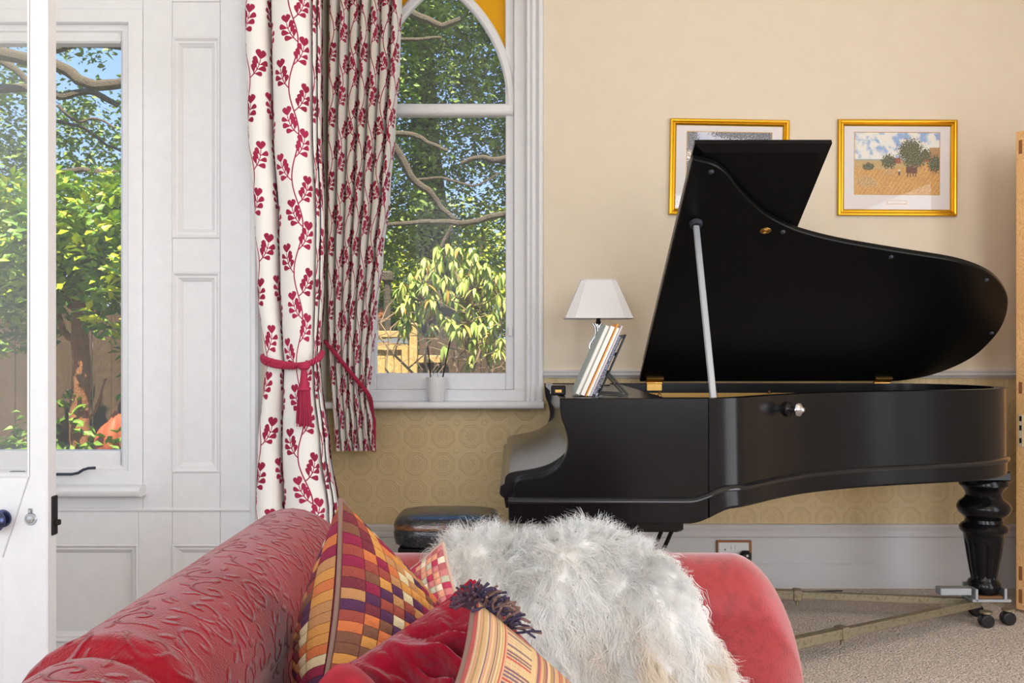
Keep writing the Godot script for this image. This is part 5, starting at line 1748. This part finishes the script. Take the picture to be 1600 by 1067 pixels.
# ---------------------------------------------------------------- socket and plug, pot on the sill
func small_things() -> void:
	var d := 4.525
	var c := P(1147, 862, d)
	var t := thing("wall_socket", "white double wall socket on the grey skirting board", "socket", c)
	obj("surround", MB.new().box(c + Vector3(0, 0, -0.006), Vector3(0.168, 0.108, 0.018), 0.003), M.pine_dark, t)
	obj("face_plate", MB.new().box(c + Vector3(-0.004, 0, 0.005), Vector3(0.146, 0.09, 0.008), 0.003), M.plastic, t)
	for x in [-0.012, 0.006]:
		obj("switch", MB.new().box(c + Vector3(x, 0.024, 0.01), Vector3(0.011, 0.022, 0.006), 0.002), M.plastic, t)
	var holes := MB.new()
	for p in [[-0.045, 0.012, 0.005, 0.009], [-0.056, -0.008, 0.009, 0.005], [-0.034, -0.008, 0.009, 0.005]]:
		holes.box(c + Vector3(p[0], p[1], 0.009), Vector3(p[2], p[3], 0.001), 0)
	obj("pin_holes", holes, M.black_plastic, t)
	var pg := thing("plug", "black mains plug in the right half of the wall socket", "plug", c + Vector3(0.05, -0.01, 0.01))
	obj("plug_body", MB.new().box(c + Vector3(0.048, -0.014, 0.028), Vector3(0.052, 0.05, 0.036), 0.012), M.black_plastic, pg)
	obj("fuse_screw", MB.new().lathe([Vector2(0, 0.002), Vector2(0.005, 0.0015), Vector2(0.006, 0)], c + Vector3(0.052, -0.01, 0.046), 12, Basis(Vector3.RIGHT, PI / 2)), M.plastic, pg)
	var cab := []
	for p in [[0.048, -0.04, 0.03], [0.05, -0.08, 0.04], [0.07, -0.14, 0.05], [0.12, -0.168, 0.06], [0.25, -0.174, 0.07], [0.5, -0.174, 0.05]]: cab.append(c + Vector3(p[0], p[1], p[2]))
	obj("flex", MB.new().tube(cab, 0.0035, 6), M.black_plastic, pg)
	# pot with two canes
	var o := P(682, 631, 4.52)
	o.y = 0.893
	var pt := thing("plant_pot", "ribbed white pot with bare orchid stems on the window sill", "plant pot", o)
	obj("pot", MB.new().lathe([Vector2(0.0, 0.0), Vector2(0.032, 0.0), Vector2(0.036, 0.004), Vector2(0.044, 0.06), Vector2(0.0475, 0.112), Vector2(0.0465, 0.118), Vector2(0.043, 0.117), Vector2(0.041, 0.1), Vector2(0.0, 0.1)], o, 96, Basis.IDENTITY, func(a, y): return 1.0 + (0.022 * cos(24 * a) if y > 0.003 and y < 0.112 else 0.0)), M.pot, pt)
	obj("compost", MB.new().lathe([Vector2(0, 0.106), Vector2(0.03, 0.104), Vector2(0.0415, 0.098)], o, 20), M.soil, pt)
	for s in [[P(673, 593, 4.52), P(671, 565, 4.52), P(668, 540, 4.52)], [P(691, 594, 4.52), P(696, 568, 4.53), P(703, 533, 4.53)]]:
		obj("stem", MB.new().tube(s, 0.0034, 6), M.stem, pt)
	obj("stem", MB.new().tube([P(684, 594, 4.52), P(684, 582, 4.52)], 0.0012, 5), M.stem, pt)
	var lf := MB.new()
	for s in [[674, 588, 682, 577, 0.01], [677, 590, 671, 583, 0.008]]:
		var a := P(s[0], s[1], 4.51)
		var b := P(s[2], s[3], 4.49)
		var side: Vector3 = Vector3(0, 0.2, 1).normalized() * s[4]
		lf.face([a, a.lerp(b, 0.5) + side, b, a.lerp(b, 0.5) - side])
	obj("leaf", lf, mat(srgb(58, 110, 40), 0.5), pt)
	# scratch marks on the dado paper are left to the wall

# ---------------------------------------------------------------- stripped pine door standing open at the right
func pine_door() -> void:
	var dr := struct_node("door_2")
	var hinge := P(1587, 0, 4.13)
	hinge.y = 0.0
	var X := Vector3(0.87, 0, -0.49).normalized()
	var Zd := Vector3(-X.z, 0, X.x) * -1.0
	var q := Basis(X, Vector3.UP, X.cross(Vector3.UP))
	var box := func(x0, y0, x1, y1, z0, z1, b := 0.003): return MB.new().box(hinge + q * Vector3((x0 + x1) / 2, (y0 + y1) / 2, (z0 + z1) / 2), Vector3(x1 - x0, y1 - y0, z1 - z0), b, q)
	obj("stile", box.call(0.0, 0.01, 0.1, 2.09, 0, 0.044), M.pine, dr)
	obj("stile", box.call(0.62, 0.01, 0.72, 2.09, 0, 0.044), M.pine, dr)
	for r in [[0.01, 0.22], [0.86, 1.02], [1.98, 2.09]]: obj("rail", box.call(0.1, r[0], 0.62, r[1], 0, 0.044), M.pine, dr)
	obj("stile", box.call(0.31, 0.22, 0.41, 0.86, 0, 0.044), M.pine, dr)
	obj("stile", box.call(0.31, 1.02, 0.41, 1.98, 0, 0.044), M.pine, dr)
	for p in [[0.1, 0.22, 0.31, 0.86], [0.41, 0.22, 0.62, 0.86], [0.1, 1.02, 0.31, 1.98], [0.41, 1.02, 0.62, 1.98]]: obj("panel", box.call(p[0], p[1], p[2], p[3], 0.015, 0.029), M.pine, dr)
	# end grain of the tenons, and the lock plate on the edge
	for y in [[0.14, 0.2], [0.04, 0.1], [0.95, 1.0], [1.99, 2.05]]: obj("tenon", box.call(-0.0012, y[0], 0.01, y[1], 0.014, 0.03, 0.0005), M.pine_dark, dr)
	obj("lock_plate", box.call(-0.002, 0.72, 0.008, 0.86, 0.012, 0.034, 0.001), M.cream_metal, dr)
	for y in [0.735, 0.79, 0.83]: obj("lock_hole", box.call(-0.0028, y, 0.008, y + 0.022, 0.018, 0.028, 0.0005), M.dark_iron, dr)

# ---------------------------------------------------------------- chandelier with candle bulbs (seen only as a reflection in the print)
func chandelier() -> void:
	var c := Vector3(1.76, 2.72, -1.0)
	var t := thing("chandelier", "brass chandelier with five lit candle bulbs hanging from the ceiling", "chandelier", c)
	obj("rod", MB.new().tube([c + Vector3(0, 0.78, 0), c + Vector3(0, -0.1, 0)], 0.008, 10).lathe([Vector2(0, -0.18), Vector2(0.02, -0.16), Vector2(0.045, -0.1), Vector2(0.03, -0.04), Vector2(0.012, 0.02), Vector2(0.012, 0.1)], c, 20).lathe([Vector2(0.012, 0.7), Vector2(0.05, 0.76), Vector2(0.06, 0.778)], c, 20), M.brass, t)
	for k in 5:
		var a := TAU * k / 5.0 + 0.5
		var e := Vector3(cos(a), 0, sin(a))
		var path := []
		for s in 9:
			var f := s / 8.0
			path.append(c + e * (0.02 + 0.22 * f) + Vector3(0, -0.1 - 0.06 * sin(PI * f) + 0.1 * f, 0))
		var arm := obj("arm", MB.new().tube(path, 0.006, 8), M.brass, t)
		var o: Vector3 = path[8]
		obj("candle_tube", MB.new().lathe([Vector2(0.03, 0.008), Vector2(0.012, 0.0), Vector2(0.012, 0.07), Vector2(0, 0.07)], o, 14), M.plastic, arm)
		obj("bulb", MB.new().lathe([Vector2(0.008, 0.07), Vector2(0.016, 0.085), Vector2(0.017, 0.1), Vector2(0.011, 0.125), Vector2(0.004, 0.145), Vector2(0, 0.148)], o, 14), M.bulb, arm)
		var l := OmniLight3D.new()
		l.name = "bulb_light_%d" % k
		l.light_energy = 0.12
		l.light_color = Color(1.0, 0.9, 0.76)
		l.light_size = 0.016
		l.omni_range = 12.0
		l.omni_attenuation = 2.0
		l.shadow_enabled = true
		l.position = o + Vector3(0, 0.1, 0)
		add_child(l)

# ---------------------------------------------------------------- the garden behind the windows
func leaf_mesh(l: float, w: float, droop: float) -> Mesh:
	var mb := MB.new()
	var mid := []
	var prev := []
	for k in 4:
		var f := k / 3.0
		var y := -droop * f * f * l
		var ww := w * sin(PI * (0.12 + 0.88 * f)) * (1.0 if k < 3 else 0.0)
		var row := [mb.add(Vector3(f * l, y + ww * 0.25, -ww)), mb.add(Vector3(f * l, y, 0)), mb.add(Vector3(f * l, y + ww * 0.25, ww))]
		if k:
			mb.quad(prev[0], row[0], row[1], prev[1]); mb.quad(prev[1], row[1], row[2], prev[2])
		prev = row
	return mb.mesh()

# a spray of leaves round a short twig
func spray_mesh(n: int, l: float, w: float, spread: float, sd: int) -> Mesh:
	var r := RandomNumberGenerator.new()
	r.seed = sd
	var mb := MB.new()
	for k in n:
		var a := k * 2.399
		var q := Basis.from_euler(Vector3(r.randf_range(-0.9, 0.9), a, r.randf_range(-0.7, 0.6)))
		var o := Vector3(r.randf_range(-1, 1), r.randf_range(-1, 1), r.randf_range(-1, 1)) * spread
		var s := r.randf_range(0.7, 1.15)
		var i0 := mb.add(o)
		var i1 := mb.add(o + q * Vector3(l * 0.5 * s, 0.1 * l, w * s))
		var i2 := mb.add(o + q * Vector3(l * s, -0.12 * l, 0))
		var i3 := mb.add(o + q * Vector3(l * 0.5 * s, 0.1 * l, -w * s))
		mb.quad(i0, i1, i2, i3)
	return mb.mesh()

# leafy mass: clumps of sprays filling blobs [centre, radii]; green picks a colour (linear) from the place and a random number
func crown(t: Node3D, meshes: Array, blobs: Array, per_m3: float, sd: int, green: Callable, s0 := 0.8, s1 := 1.25) -> void:
	var r := RandomNumberGenerator.new()
	r.seed = sd
	var where := []
	var cols := []
	for m in meshes:
		where.append([]); cols.append([])
	for b in blobs:
		var c: Vector3 = b[0]
		var e: Vector3 = b[1]
		var n := int(per_m3 * e.x * e.y * e.z * 4.19)
		for k in n:
			var p := Vector3(r.randfn(), r.randfn(), r.randfn()).normalized() * pow(r.randf(), 0.42)
			var at := c + p * e
			var k2 := r.randi() % meshes.size()
			where[k2].append(Transform3D(Basis.from_euler(Vector3(r.randf_range(-0.6, 0.6), r.randf() * TAU, r.randf_range(-0.6, 0.6))) * r.randf_range(s0, s1), at))
			cols[k2].append(green.call(at, r.randf()))
	for k in meshes.size():
		if where[k].size(): many("foliage", meshes[k], M.leaf, where[k], cols[k], t)

func limb(px: Array, d: float, r0: float, r1: float, dd := 0.0) -> MB:
	var path := []
	var rad := []
	var pts := []
	for p in px: pts.append(Vector2(p[0], p[1]))
	var sm := smooth(pts, 5)
	for k in sm.size():
		var f := float(k) / (sm.size() - 1)
		path.append(P(sm[k].x, sm[k].y, d + dd * f) + Vector3(0, sin(k * 1.7) * 0.004, cos(k * 0.9) * 0.006))
		rad.append(lerpf(r0, r1, f) * (1.0 + 0.04 * sin(k * 2.3)))
	return MB.new().tube(path, rad, 8)

func garden() -> void:
	struct("ground", slab(Vector3(-30, -0.5, -5.5), Vector3(20, -0.3, -4.9)), M.soil_ground)
	struct("garden_bank", slab(Vector3(-30, -0.5, -40), Vector3(20, 0.42, -5.5), 0.1), M.soil_ground)
	struct("ground", slab(Vector3(-30, -0.5, -4.9), Vector3(-3.2, -0.3, 12)), M.soil_ground)
	var oak := [spray_mesh(14, 0.075, 0.022, 0.12, 1), spray_mesh(13, 0.07, 0.02, 0.13, 2), spray_mesh(15, 0.08, 0.023, 0.14, 3)]
	var laurel := [spray_mesh(7, 0.085, 0.021, 0.04, 4), spray_mesh(6, 0.095, 0.023, 0.045, 5)]
	var mix := func(a: Color, b: Color, c: Color): return func(_p, k): return a.lerp(b, k * 2.0) if k < 0.5 else b.lerp(c, k * 2.0 - 1.0)
	# big oak behind the arched window, with sprawling limbs
	var o := thing("oak_tree", "large oak with crooked limbs seen through the arched window", "tree", Vector3(-1.4, -0.3, -12.5))
	obj("trunk", MB.new().tube([Vector3(-0.95, -0.3, -13.0), Vector3(-1.0, 2.0, -13.0), Vector3(-1.2, 4.0, -13.1), Vector3(-1.3, 6.5, -13.2)], [0.28, 0.24, 0.2, 0.12], 12), M.bark, o)
	for b in [[[[560, 200], [600, 215], [626, 245], [645, 280], [672, 300], [690, 325], [712, 343]], 10.5, 0.06, 0.028, 0.3], [[[560, 356], [620, 350], [680, 346], [730, 348], [770, 338], [830, 325]], 10.6, 0.022, 0.04, 0.0], [[[560, 208], [640, 210], [668, 222], [700, 236]], 11.0, 0.04, 0.02, 0.0], [[[645, 282], [690, 278], [740, 290], [780, 270]], 10.7, 0.018, 0.01, 0.0], [[[830, 235], [780, 250], [748, 246], [720, 255]], 10.9, 0.05, 0.02, 0.0], [[[640, 20], [670, 32], [690, 40], [720, 30]], 10.9, 0.05, 0.03, 0.0], [[[560, 60], [640, 62], [690, 58]], 10.9, 0.03, 0.015, 0.0], [[[712, 343], [690, 385], [680, 430], [690, 480]], 10.8, 0.02, 0.03, 0.0]]:
		obj("limb", limb(b[0], b[1], b[2], b[3], b[4]), M.bark, o)
	crown(o, oak, [[Vector3(-0.6, 4.6, -12.3), Vector3(2.3, 1.1, 1.2)], [Vector3(-1.6, 3.3, -12.4), Vector3(1.1, 0.8, 0.9)], [Vector3(0.3, 3.4, -12.4), Vector3(1.0, 0.7, 0.9)], [Vector3(-0.4, 5.8, -12.0), Vector3(2.6, 0.9, 1.4)], [Vector3(-0.9, 2.7, -12.9), Vector3(1.6, 0.5, 0.7)]], 95.0, 51, mix.call(Color(0.15, 0.24, 0.04), Color(0.20, 0.31, 0.05), Color(0.28, 0.36, 0.09)))
	# sunlit thicket farther back
	var y := thing("thicket", "bright yellow green thicket glowing behind the oak limbs", "tree", Vector3(-1.0, -0.3, -16))
	crown(y, oak, [[Vector3(0.0, 2.3, -16), Vector3(2.6, 1.6, 1.0)], [Vector3(-2.2, 2.0, -16.5), Vector3(2.0, 1.8, 1.0)]], 42.0, 52, mix.call(Color(0.36, 0.44, 0.03), Color(0.44, 0.51, 0.04), Color(0.54, 0.57, 0.06)), 1.1, 1.7)
	obj("trunk", MB.new().tube([Vector3(-0.6, -0.3, -15.4), Vector3(-0.5, 3.0, -15.5)], [0.12, 0.08], 10), M.bark, y)
	var y2 := thing("conifer", "dark green conifer behind the garden fence", "tree", Vector3(-2.2, -0.3, -15))
	crown(y2, oak, [[Vector3(-2.4, 1.9, -14.6), Vector3(0.9, 2.3, 0.7)]], 60.0, 53, mix.call(Color(0.08, 0.14, 0.02), Color(0.09, 0.16, 0.025), Color(0.12, 0.19, 0.03)))
	obj("trunk", MB.new().tube([Vector3(-2.4, -0.3, -14.8), Vector3(-2.4, 4.0, -14.8)], [0.1, 0.04], 8), M.bark, y2)
	var y3 := thing("tall_hedge", "tall dense hedge closing the far end of the garden", "hedge", Vector3(-3, -0.3, -21))
	crown(y3, oak, [[Vector3(-4.5, 1.6, -21), Vector3(7.0, 2.4, 0.8)], [Vector3(3.0, 1.8, -21), Vector3(3.0, 2.6, 0.8)], [Vector3(-12.0, 2.0, -19), Vector3(4.0, 2.8, 0.8)]], 22.0, 54, mix.call(Color(0.08, 0.13, 0.02), Color(0.09, 0.15, 0.025), Color(0.11, 0.17, 0.03)), 1.8, 2.6)
	rhododendron()
	fence_and_gate()
	# left window: an oak above, a laurel in front
	var o2 := thing("oak_tree", "spreading oak with bare pale limbs above the laurel", "tree", Vector3(-5.6, -0.3, -11))
	for b in [[[[-60, 70], [30, 90], [95, 105], [130, 128], [170, 133], [240, 118]], 9.6, 0.07, 0.05, 0.0], [[[-40, 140], [40, 138], [95, 150], [140, 143], [185, 165]], 9.8, 0.05, 0.03, 0.2], [[[90, 190], [130, 200], [165, 225], [200, 240]], 9.9, 0.02, 0.012, 0.0], [[[85, 270], [130, 265], [165, 270], [210, 262]], 9.7, 0.03, 0.02, 0.0], [[[-60, 100], [0, 95], [45, 130], [80, 190]], 9.9, 0.05, 0.02, 0.0], [[[60, 85], [120, 68], [190, 72]], 9.7, 0.05, 0.04, 0.0], [[[90, 165], [120, 190], [150, 185], [180, 200]], 9.9, 0.018, 0.01, 0.0]]:
		obj("limb", limb(b[0], b[1], b[2], b[3], b[4]), M.bark, o2)
	obj("trunk", MB.new().tube([Vector3(-7.0, -0.3, -11.0), Vector3(-6.9, 2.5, -10.8), Vector3(-6.2, 5.0, -10.3)], [0.35, 0.28, 0.2], 12), M.bark, o2)
	crown(o2, oak, [[Vector3(-4.9, 2.9, -10.6), Vector3(1.6, 0.75, 0.9)], [Vector3(-4.3, 3.7, -10.9), Vector3(1.0, 0.5, 0.9)], [Vector3(-5.8, 3.9, -10.9), Vector3(0.9, 0.6, 0.8)], [Vector3(-5.0, 4.7, -10.5), Vector3(1.6, 0.35, 0.8)], [Vector3(-6.6, 3.2, -10.9), Vector3(1.2, 0.9, 0.9)]], 60.0, 55, mix.call(Color(0.14, 0.22, 0.035), Color(0.18, 0.28, 0.05), Color(0.25, 0.33, 0.08)))
	var h := thing("laurel_shrub", "yellow green laurel shrub on a reddish trunk outside the sash window", "shrub", Vector3(-2.85, -0.3, -6.2))
	obj("trunk", limb([[128, 800], [126, 700], [124, 640], [128, 590], [125, 530], [128, 490], [124, 460]], 6.2, 0.07, 0.05), M.red_bark, h)
	for b in [[[[126, 530], [112, 528], [98, 515], [90, 480]], 0.03, 0.015], [[[127, 500], [150, 470], [160, 440]], 0.025, 0.012], [[[124, 490], [105, 470], [95, 440]], 0.02, 0.012], [[[127, 660], [150, 640], [165, 590]], 0.012, 0.006]]:
		obj("branch", limb(b[0], 6.2, b[1], b[2]), M.red_bark, h)
	var lg := func(p: Vector3, k: float) -> Color:
		var young := k > 0.55
		return Color(0.30, 0.46, 0.03).lerp(Color(0.62, 0.60, 0.03), (k - 0.55) * 2.0) if young else Color(0.14, 0.26, 0.03).lerp(Color(0.19, 0.33, 0.04), k * 1.8)
	crown(h, laurel, [[Vector3(-3.0, 1.85, -6.2), Vector3(0.95, 0.42, 0.55)], [Vector3(-2.45, 1.6, -6.1), Vector3(0.42, 0.42, 0.45)], [Vector3(-3.4, 1.5, -6.2), Vector3(0.6, 0.42, 0.5)], [Vector3(-2.75, 1.95, -6.3), Vector3(0.5, 0.4, 0.4)]], 560.0, 56, lg)
	var ug := thing("undergrowth", "low leafy undergrowth at the foot of the laurel", "undergrowth", Vector3(-3.0, -0.3, -6.0))
	ug.set_meta("kind", "stuff")
	crown(ug, laurel, [[Vector3(-2.95, 0.55, -6.1), Vector3(0.28, 0.4, 0.3)], [Vector3(-2.5, 0.35, -6.0), Vector3(0.3, 0.3, 0.3)], [Vector3(-3.3, 0.4, -6.0), Vector3(0.4, 0.3, 0.3)], [Vector3(-2.5, 1.0, -6.3), Vector3(0.14, 0.2, 0.2)]], 210.0, 57, mix.call(Color(0.12, 0.22, 0.03), Color(0.15, 0.27, 0.035), Color(0.20, 0.33, 0.045)))
	var bag := MB.new()
	var pts := func(u: float, v: float) -> Vector3:
		var a := TAU * u
		var b := PI * (v - 0.5)
		var k := 1.0 + 0.12 * sin(5 * a + 3 * v) + 0.08 * sin(9 * a)
		return P(176, 690, 6.1) + Vector3(cos(a) * cos(b) * 0.10 * k, sin(b) * 0.16 + 0.04 * cos(a), sin(a) * cos(b) * 0.12 * k)
	bag.grid(24, 14, pts, Vector2.ONE, true)
	tag(obj("orange_bag", bag, M.orange_bag), "crumpled orange bag lying behind the laurel trunk", "bag")
	# old fence behind the laurel
	var f := thing("board_fence", "old brown board fence in shade behind the laurel", "fence", Vector3(-3.5, -0.3, -7.4))
	var bm: Array = []
	for k in 3: bm.append(MB.new().box(Vector3.ZERO, Vector3(0.145, 1.75 + 0.02 * k, 0.02), 0.003).mesh())
	for k in 26:
		var b := put(bm[k % 3], "board", M.old_fence, f)
		b.position += Vector3(-5.6 + k * 0.15, 0.6, -7.4 + 0.006 * (k % 2))
	for yy in [0.0, 1.1]: obj("rail", MB.new().box(Vector3(-3.7, yy, -7.43), Vector3(3.9, 0.08, 0.04), 0.004), M.old_fence, f)

func rhododendron() -> void:
	var t := thing("rhododendron", "rhododendron bush with drooping yellow green leaves outside the arched window", "shrub", Vector3(-0.5, -0.3, -8.0))
	var r := RandomNumberGenerator.new()
	r.seed = 77
	var lm := [leaf_mesh(0.13, 0.021, 0.5), leaf_mesh(0.115, 0.02, 0.8)]
	var where := [[], []]
	var cols := [[], []]
	var twigs := MB.new()
	var root := P(690, 700, 8.0)
	var spots := []
	for k in 130:
		var a := r.randf() * TAU
		var rr := sqrt(r.randf())
		var px := 712.0 + cos(a) * rr * 92.0
		var py := 480.0 + sin(a) * rr * 96.0
		if py < 410 and px > 752: continue
		if py > 520 and px < 665: continue
		if py > 545 and r.randf() < 0.5: continue
		spots.append(P(px, py, 8.0 + r.randf_range(-0.4, 0.4)))
	for p in [[683, 388], [700, 384], [660, 420], [742, 400], [745, 412], [625, 455], [645, 440], [765, 440], [780, 460], [640, 465], [660, 480], [720, 440], [770, 490]]: spots.append(P(p[0], p[1], 7.8))
	# a few crooked main stems; every whorl hangs on a twig from the nearest point of one of them
	var nodes := []
	for k in 7:
		var p := P(672.0 + k * 10.0, 705, 8.0 + r.randf_range(-0.2, 0.2))
		var path := [p]
		var rad := [0.02]
		for s in 9:
			p += Vector3(r.randf_range(-0.09, 0.09) + (k - 3) * 0.022, r.randf_range(0.09, 0.19), r.randf_range(-0.08, 0.08))
			path.append(p)
			rad.append(0.018 - 0.0016 * s)
			nodes.append(p)
		twigs.tube(path, rad, 6)
	for w in spots:
		var n := r.randi_range(6, 9)
		for k in n:
			var q := Basis.from_euler(Vector3(0, TAU * k / n + r.randf() * 0.4, r.randf_range(-1.0, -0.1)))
			var m := k % 2
			where[m].append(Transform3D(q * r.randf_range(0.6, 0.95), w + Vector3(0, r.randf_range(-0.01, 0.03), 0)))
			var g := r.randf()
			cols[m].append(Color(0.55, 0.30, 0.06) if g > 0.95 else Color(0.20, 0.32, 0.05).lerp(Color(0.60, 0.62, 0.16), g))
		var best: Vector3 = nodes[0]
		for q in nodes:
			if q.distance_to(w + Vector3(0, -0.12, 0)) < best.distance_to(w + Vector3(0, -0.12, 0)): best = q
		var c := best.lerp(w, 0.5) + Vector3(r.randf_range(-0.07, 0.07), r.randf_range(-0.07, 0.05), r.randf_range(-0.05, 0.05))
		twigs.tube([best, c, w], [0.008, 0.006, 0.003], 5)
	for k in 160:
		var q: Vector3 = nodes[r.randi() % nodes.size()] + Vector3(r.randf_range(-0.25, 0.25), r.randf_range(-0.2, 0.15), r.randf_range(0.0, 0.3))
		var e := Vector3(r.randf_range(-0.2, 0.2), r.randf_range(-0.12, 0.16), r.randf_range(-0.1, 0.1))
		twigs.tube([q, q + e * 0.5 + Vector3(r.randf_range(-0.03, 0.03), 0.02, 0), q + e], [0.004, 0.003, 0.0015], 4)
	for m in 2: many("foliage", lm[m], M.leaf, where[m], cols[m], t)
	obj("branches", twigs, M.twig, t).set_meta("kind", "stuff")

func fence_and_gate() -> void:
	var d := 8.8
	var g := thing("garden_gate", "pale new wooden gate with a galvanised strap hinge", "gate", P(600, 720, d))
	for k in 6:
		var x := 560.0 + k * 14.0
		if x > 632: break
		var p := P(x, 518, d)
		var q := P(x + 13.4, 640, d)
		obj("board", slab(Vector3(p.x, -0.2, -d), Vector3(q.x, p.y, -d - 0.02), 0.003), M.fence, g)
	for yy in [[517, 527], [537, 547], [620, 632]]: obj("rail", slab(Vector3(P(540, 0, d).x, P(0, yy[1], d).y, -d + 0.03), Vector3(P(638, 0, d).x, P(0, yy[0], d).y, -d + 0.001), 0.004), M.fence, g)
	obj("stile", slab(Vector3(P(628, 0, d).x, -0.2, -d + 0.032), Vector3(P(638, 0, d).x, P(0, 520, d).y, -d + 0.002), 0.004), M.fence, g)
	var hp := [Vector2(585, 531), Vector2(640, 526), Vector2(640, 537), Vector2(585, 535)]
	var h2 := []
	for p in hp: h2.append(Vector2(P(p.x, p.y, d).x, P(p.x, p.y, d).y))
	obj("strap_hinge", MB.new().prism(h2, Vector3(0, 0, -d + 0.036), Vector3.RIGHT, Vector3.UP, Vector3(0, 0, -0.004)), M.galvanised, g)
	var ps := MB.new().box(Vector3(P(645.5, 0, d).x, 0.55, -d), Vector3(0.075, 1.7, 0.075), 0.01)
	tag(obj("gate_post", ps, M.fence), "pale wooden post that carries the garden gate", "post")
	var f := thing("garden_fence", "wooden board fence running right from the gate post", "fence", P(700, 720, d))
	for k in 22:
		var x := 654.0 + k * 12.0
		var p := P(x, 524 + 0.4 * k, d)
		obj("board", slab(Vector3(p.x, -0.25, -d - 0.05 - k * 0.03), Vector3(p.x + 0.066, p.y - 0.02 * (k % 2), -d - 0.07 - k * 0.03), 0.003), M.old_fence, f)
	obj("rail", slab(Vector3(P(653, 0, d).x, 1.03, -d - 0.02), Vector3(P(690, 0, d).x, 1.1, -d - 0.05), 0.004), M.fence, f)
	var lp := MB.new().tube([P(605, 640, 10.5), P(605, 440, 10.5)], 0.04, 10)
	lp.box(P(605, 432, 10.5), Vector3(0.13, 0.12, 0.13), 0.02)
	tag(obj("garden_post", lp, M.bark), "weathered post with a dark cap beyond the gate", "post")
	var sh := thing("garden_shed", "tiled roof corner of a small outbuilding beyond the gate", "shed", P(592, 700, 12))
	obj("wall", slab(P(560, 700, 12.0), P(598, 500, 12.0) + Vector3(0, 0, -1.5), 0.01), M.old_fence, sh)
	for k in 5:
		obj("roof_tile", MB.new().box(P(579, 500 - k * 5.0, 12.0) + Vector3(0, 0, -0.2 - k * 0.1), Vector3(0.38, 0.05, 0.14), 0.006), M.red_bark, sh)
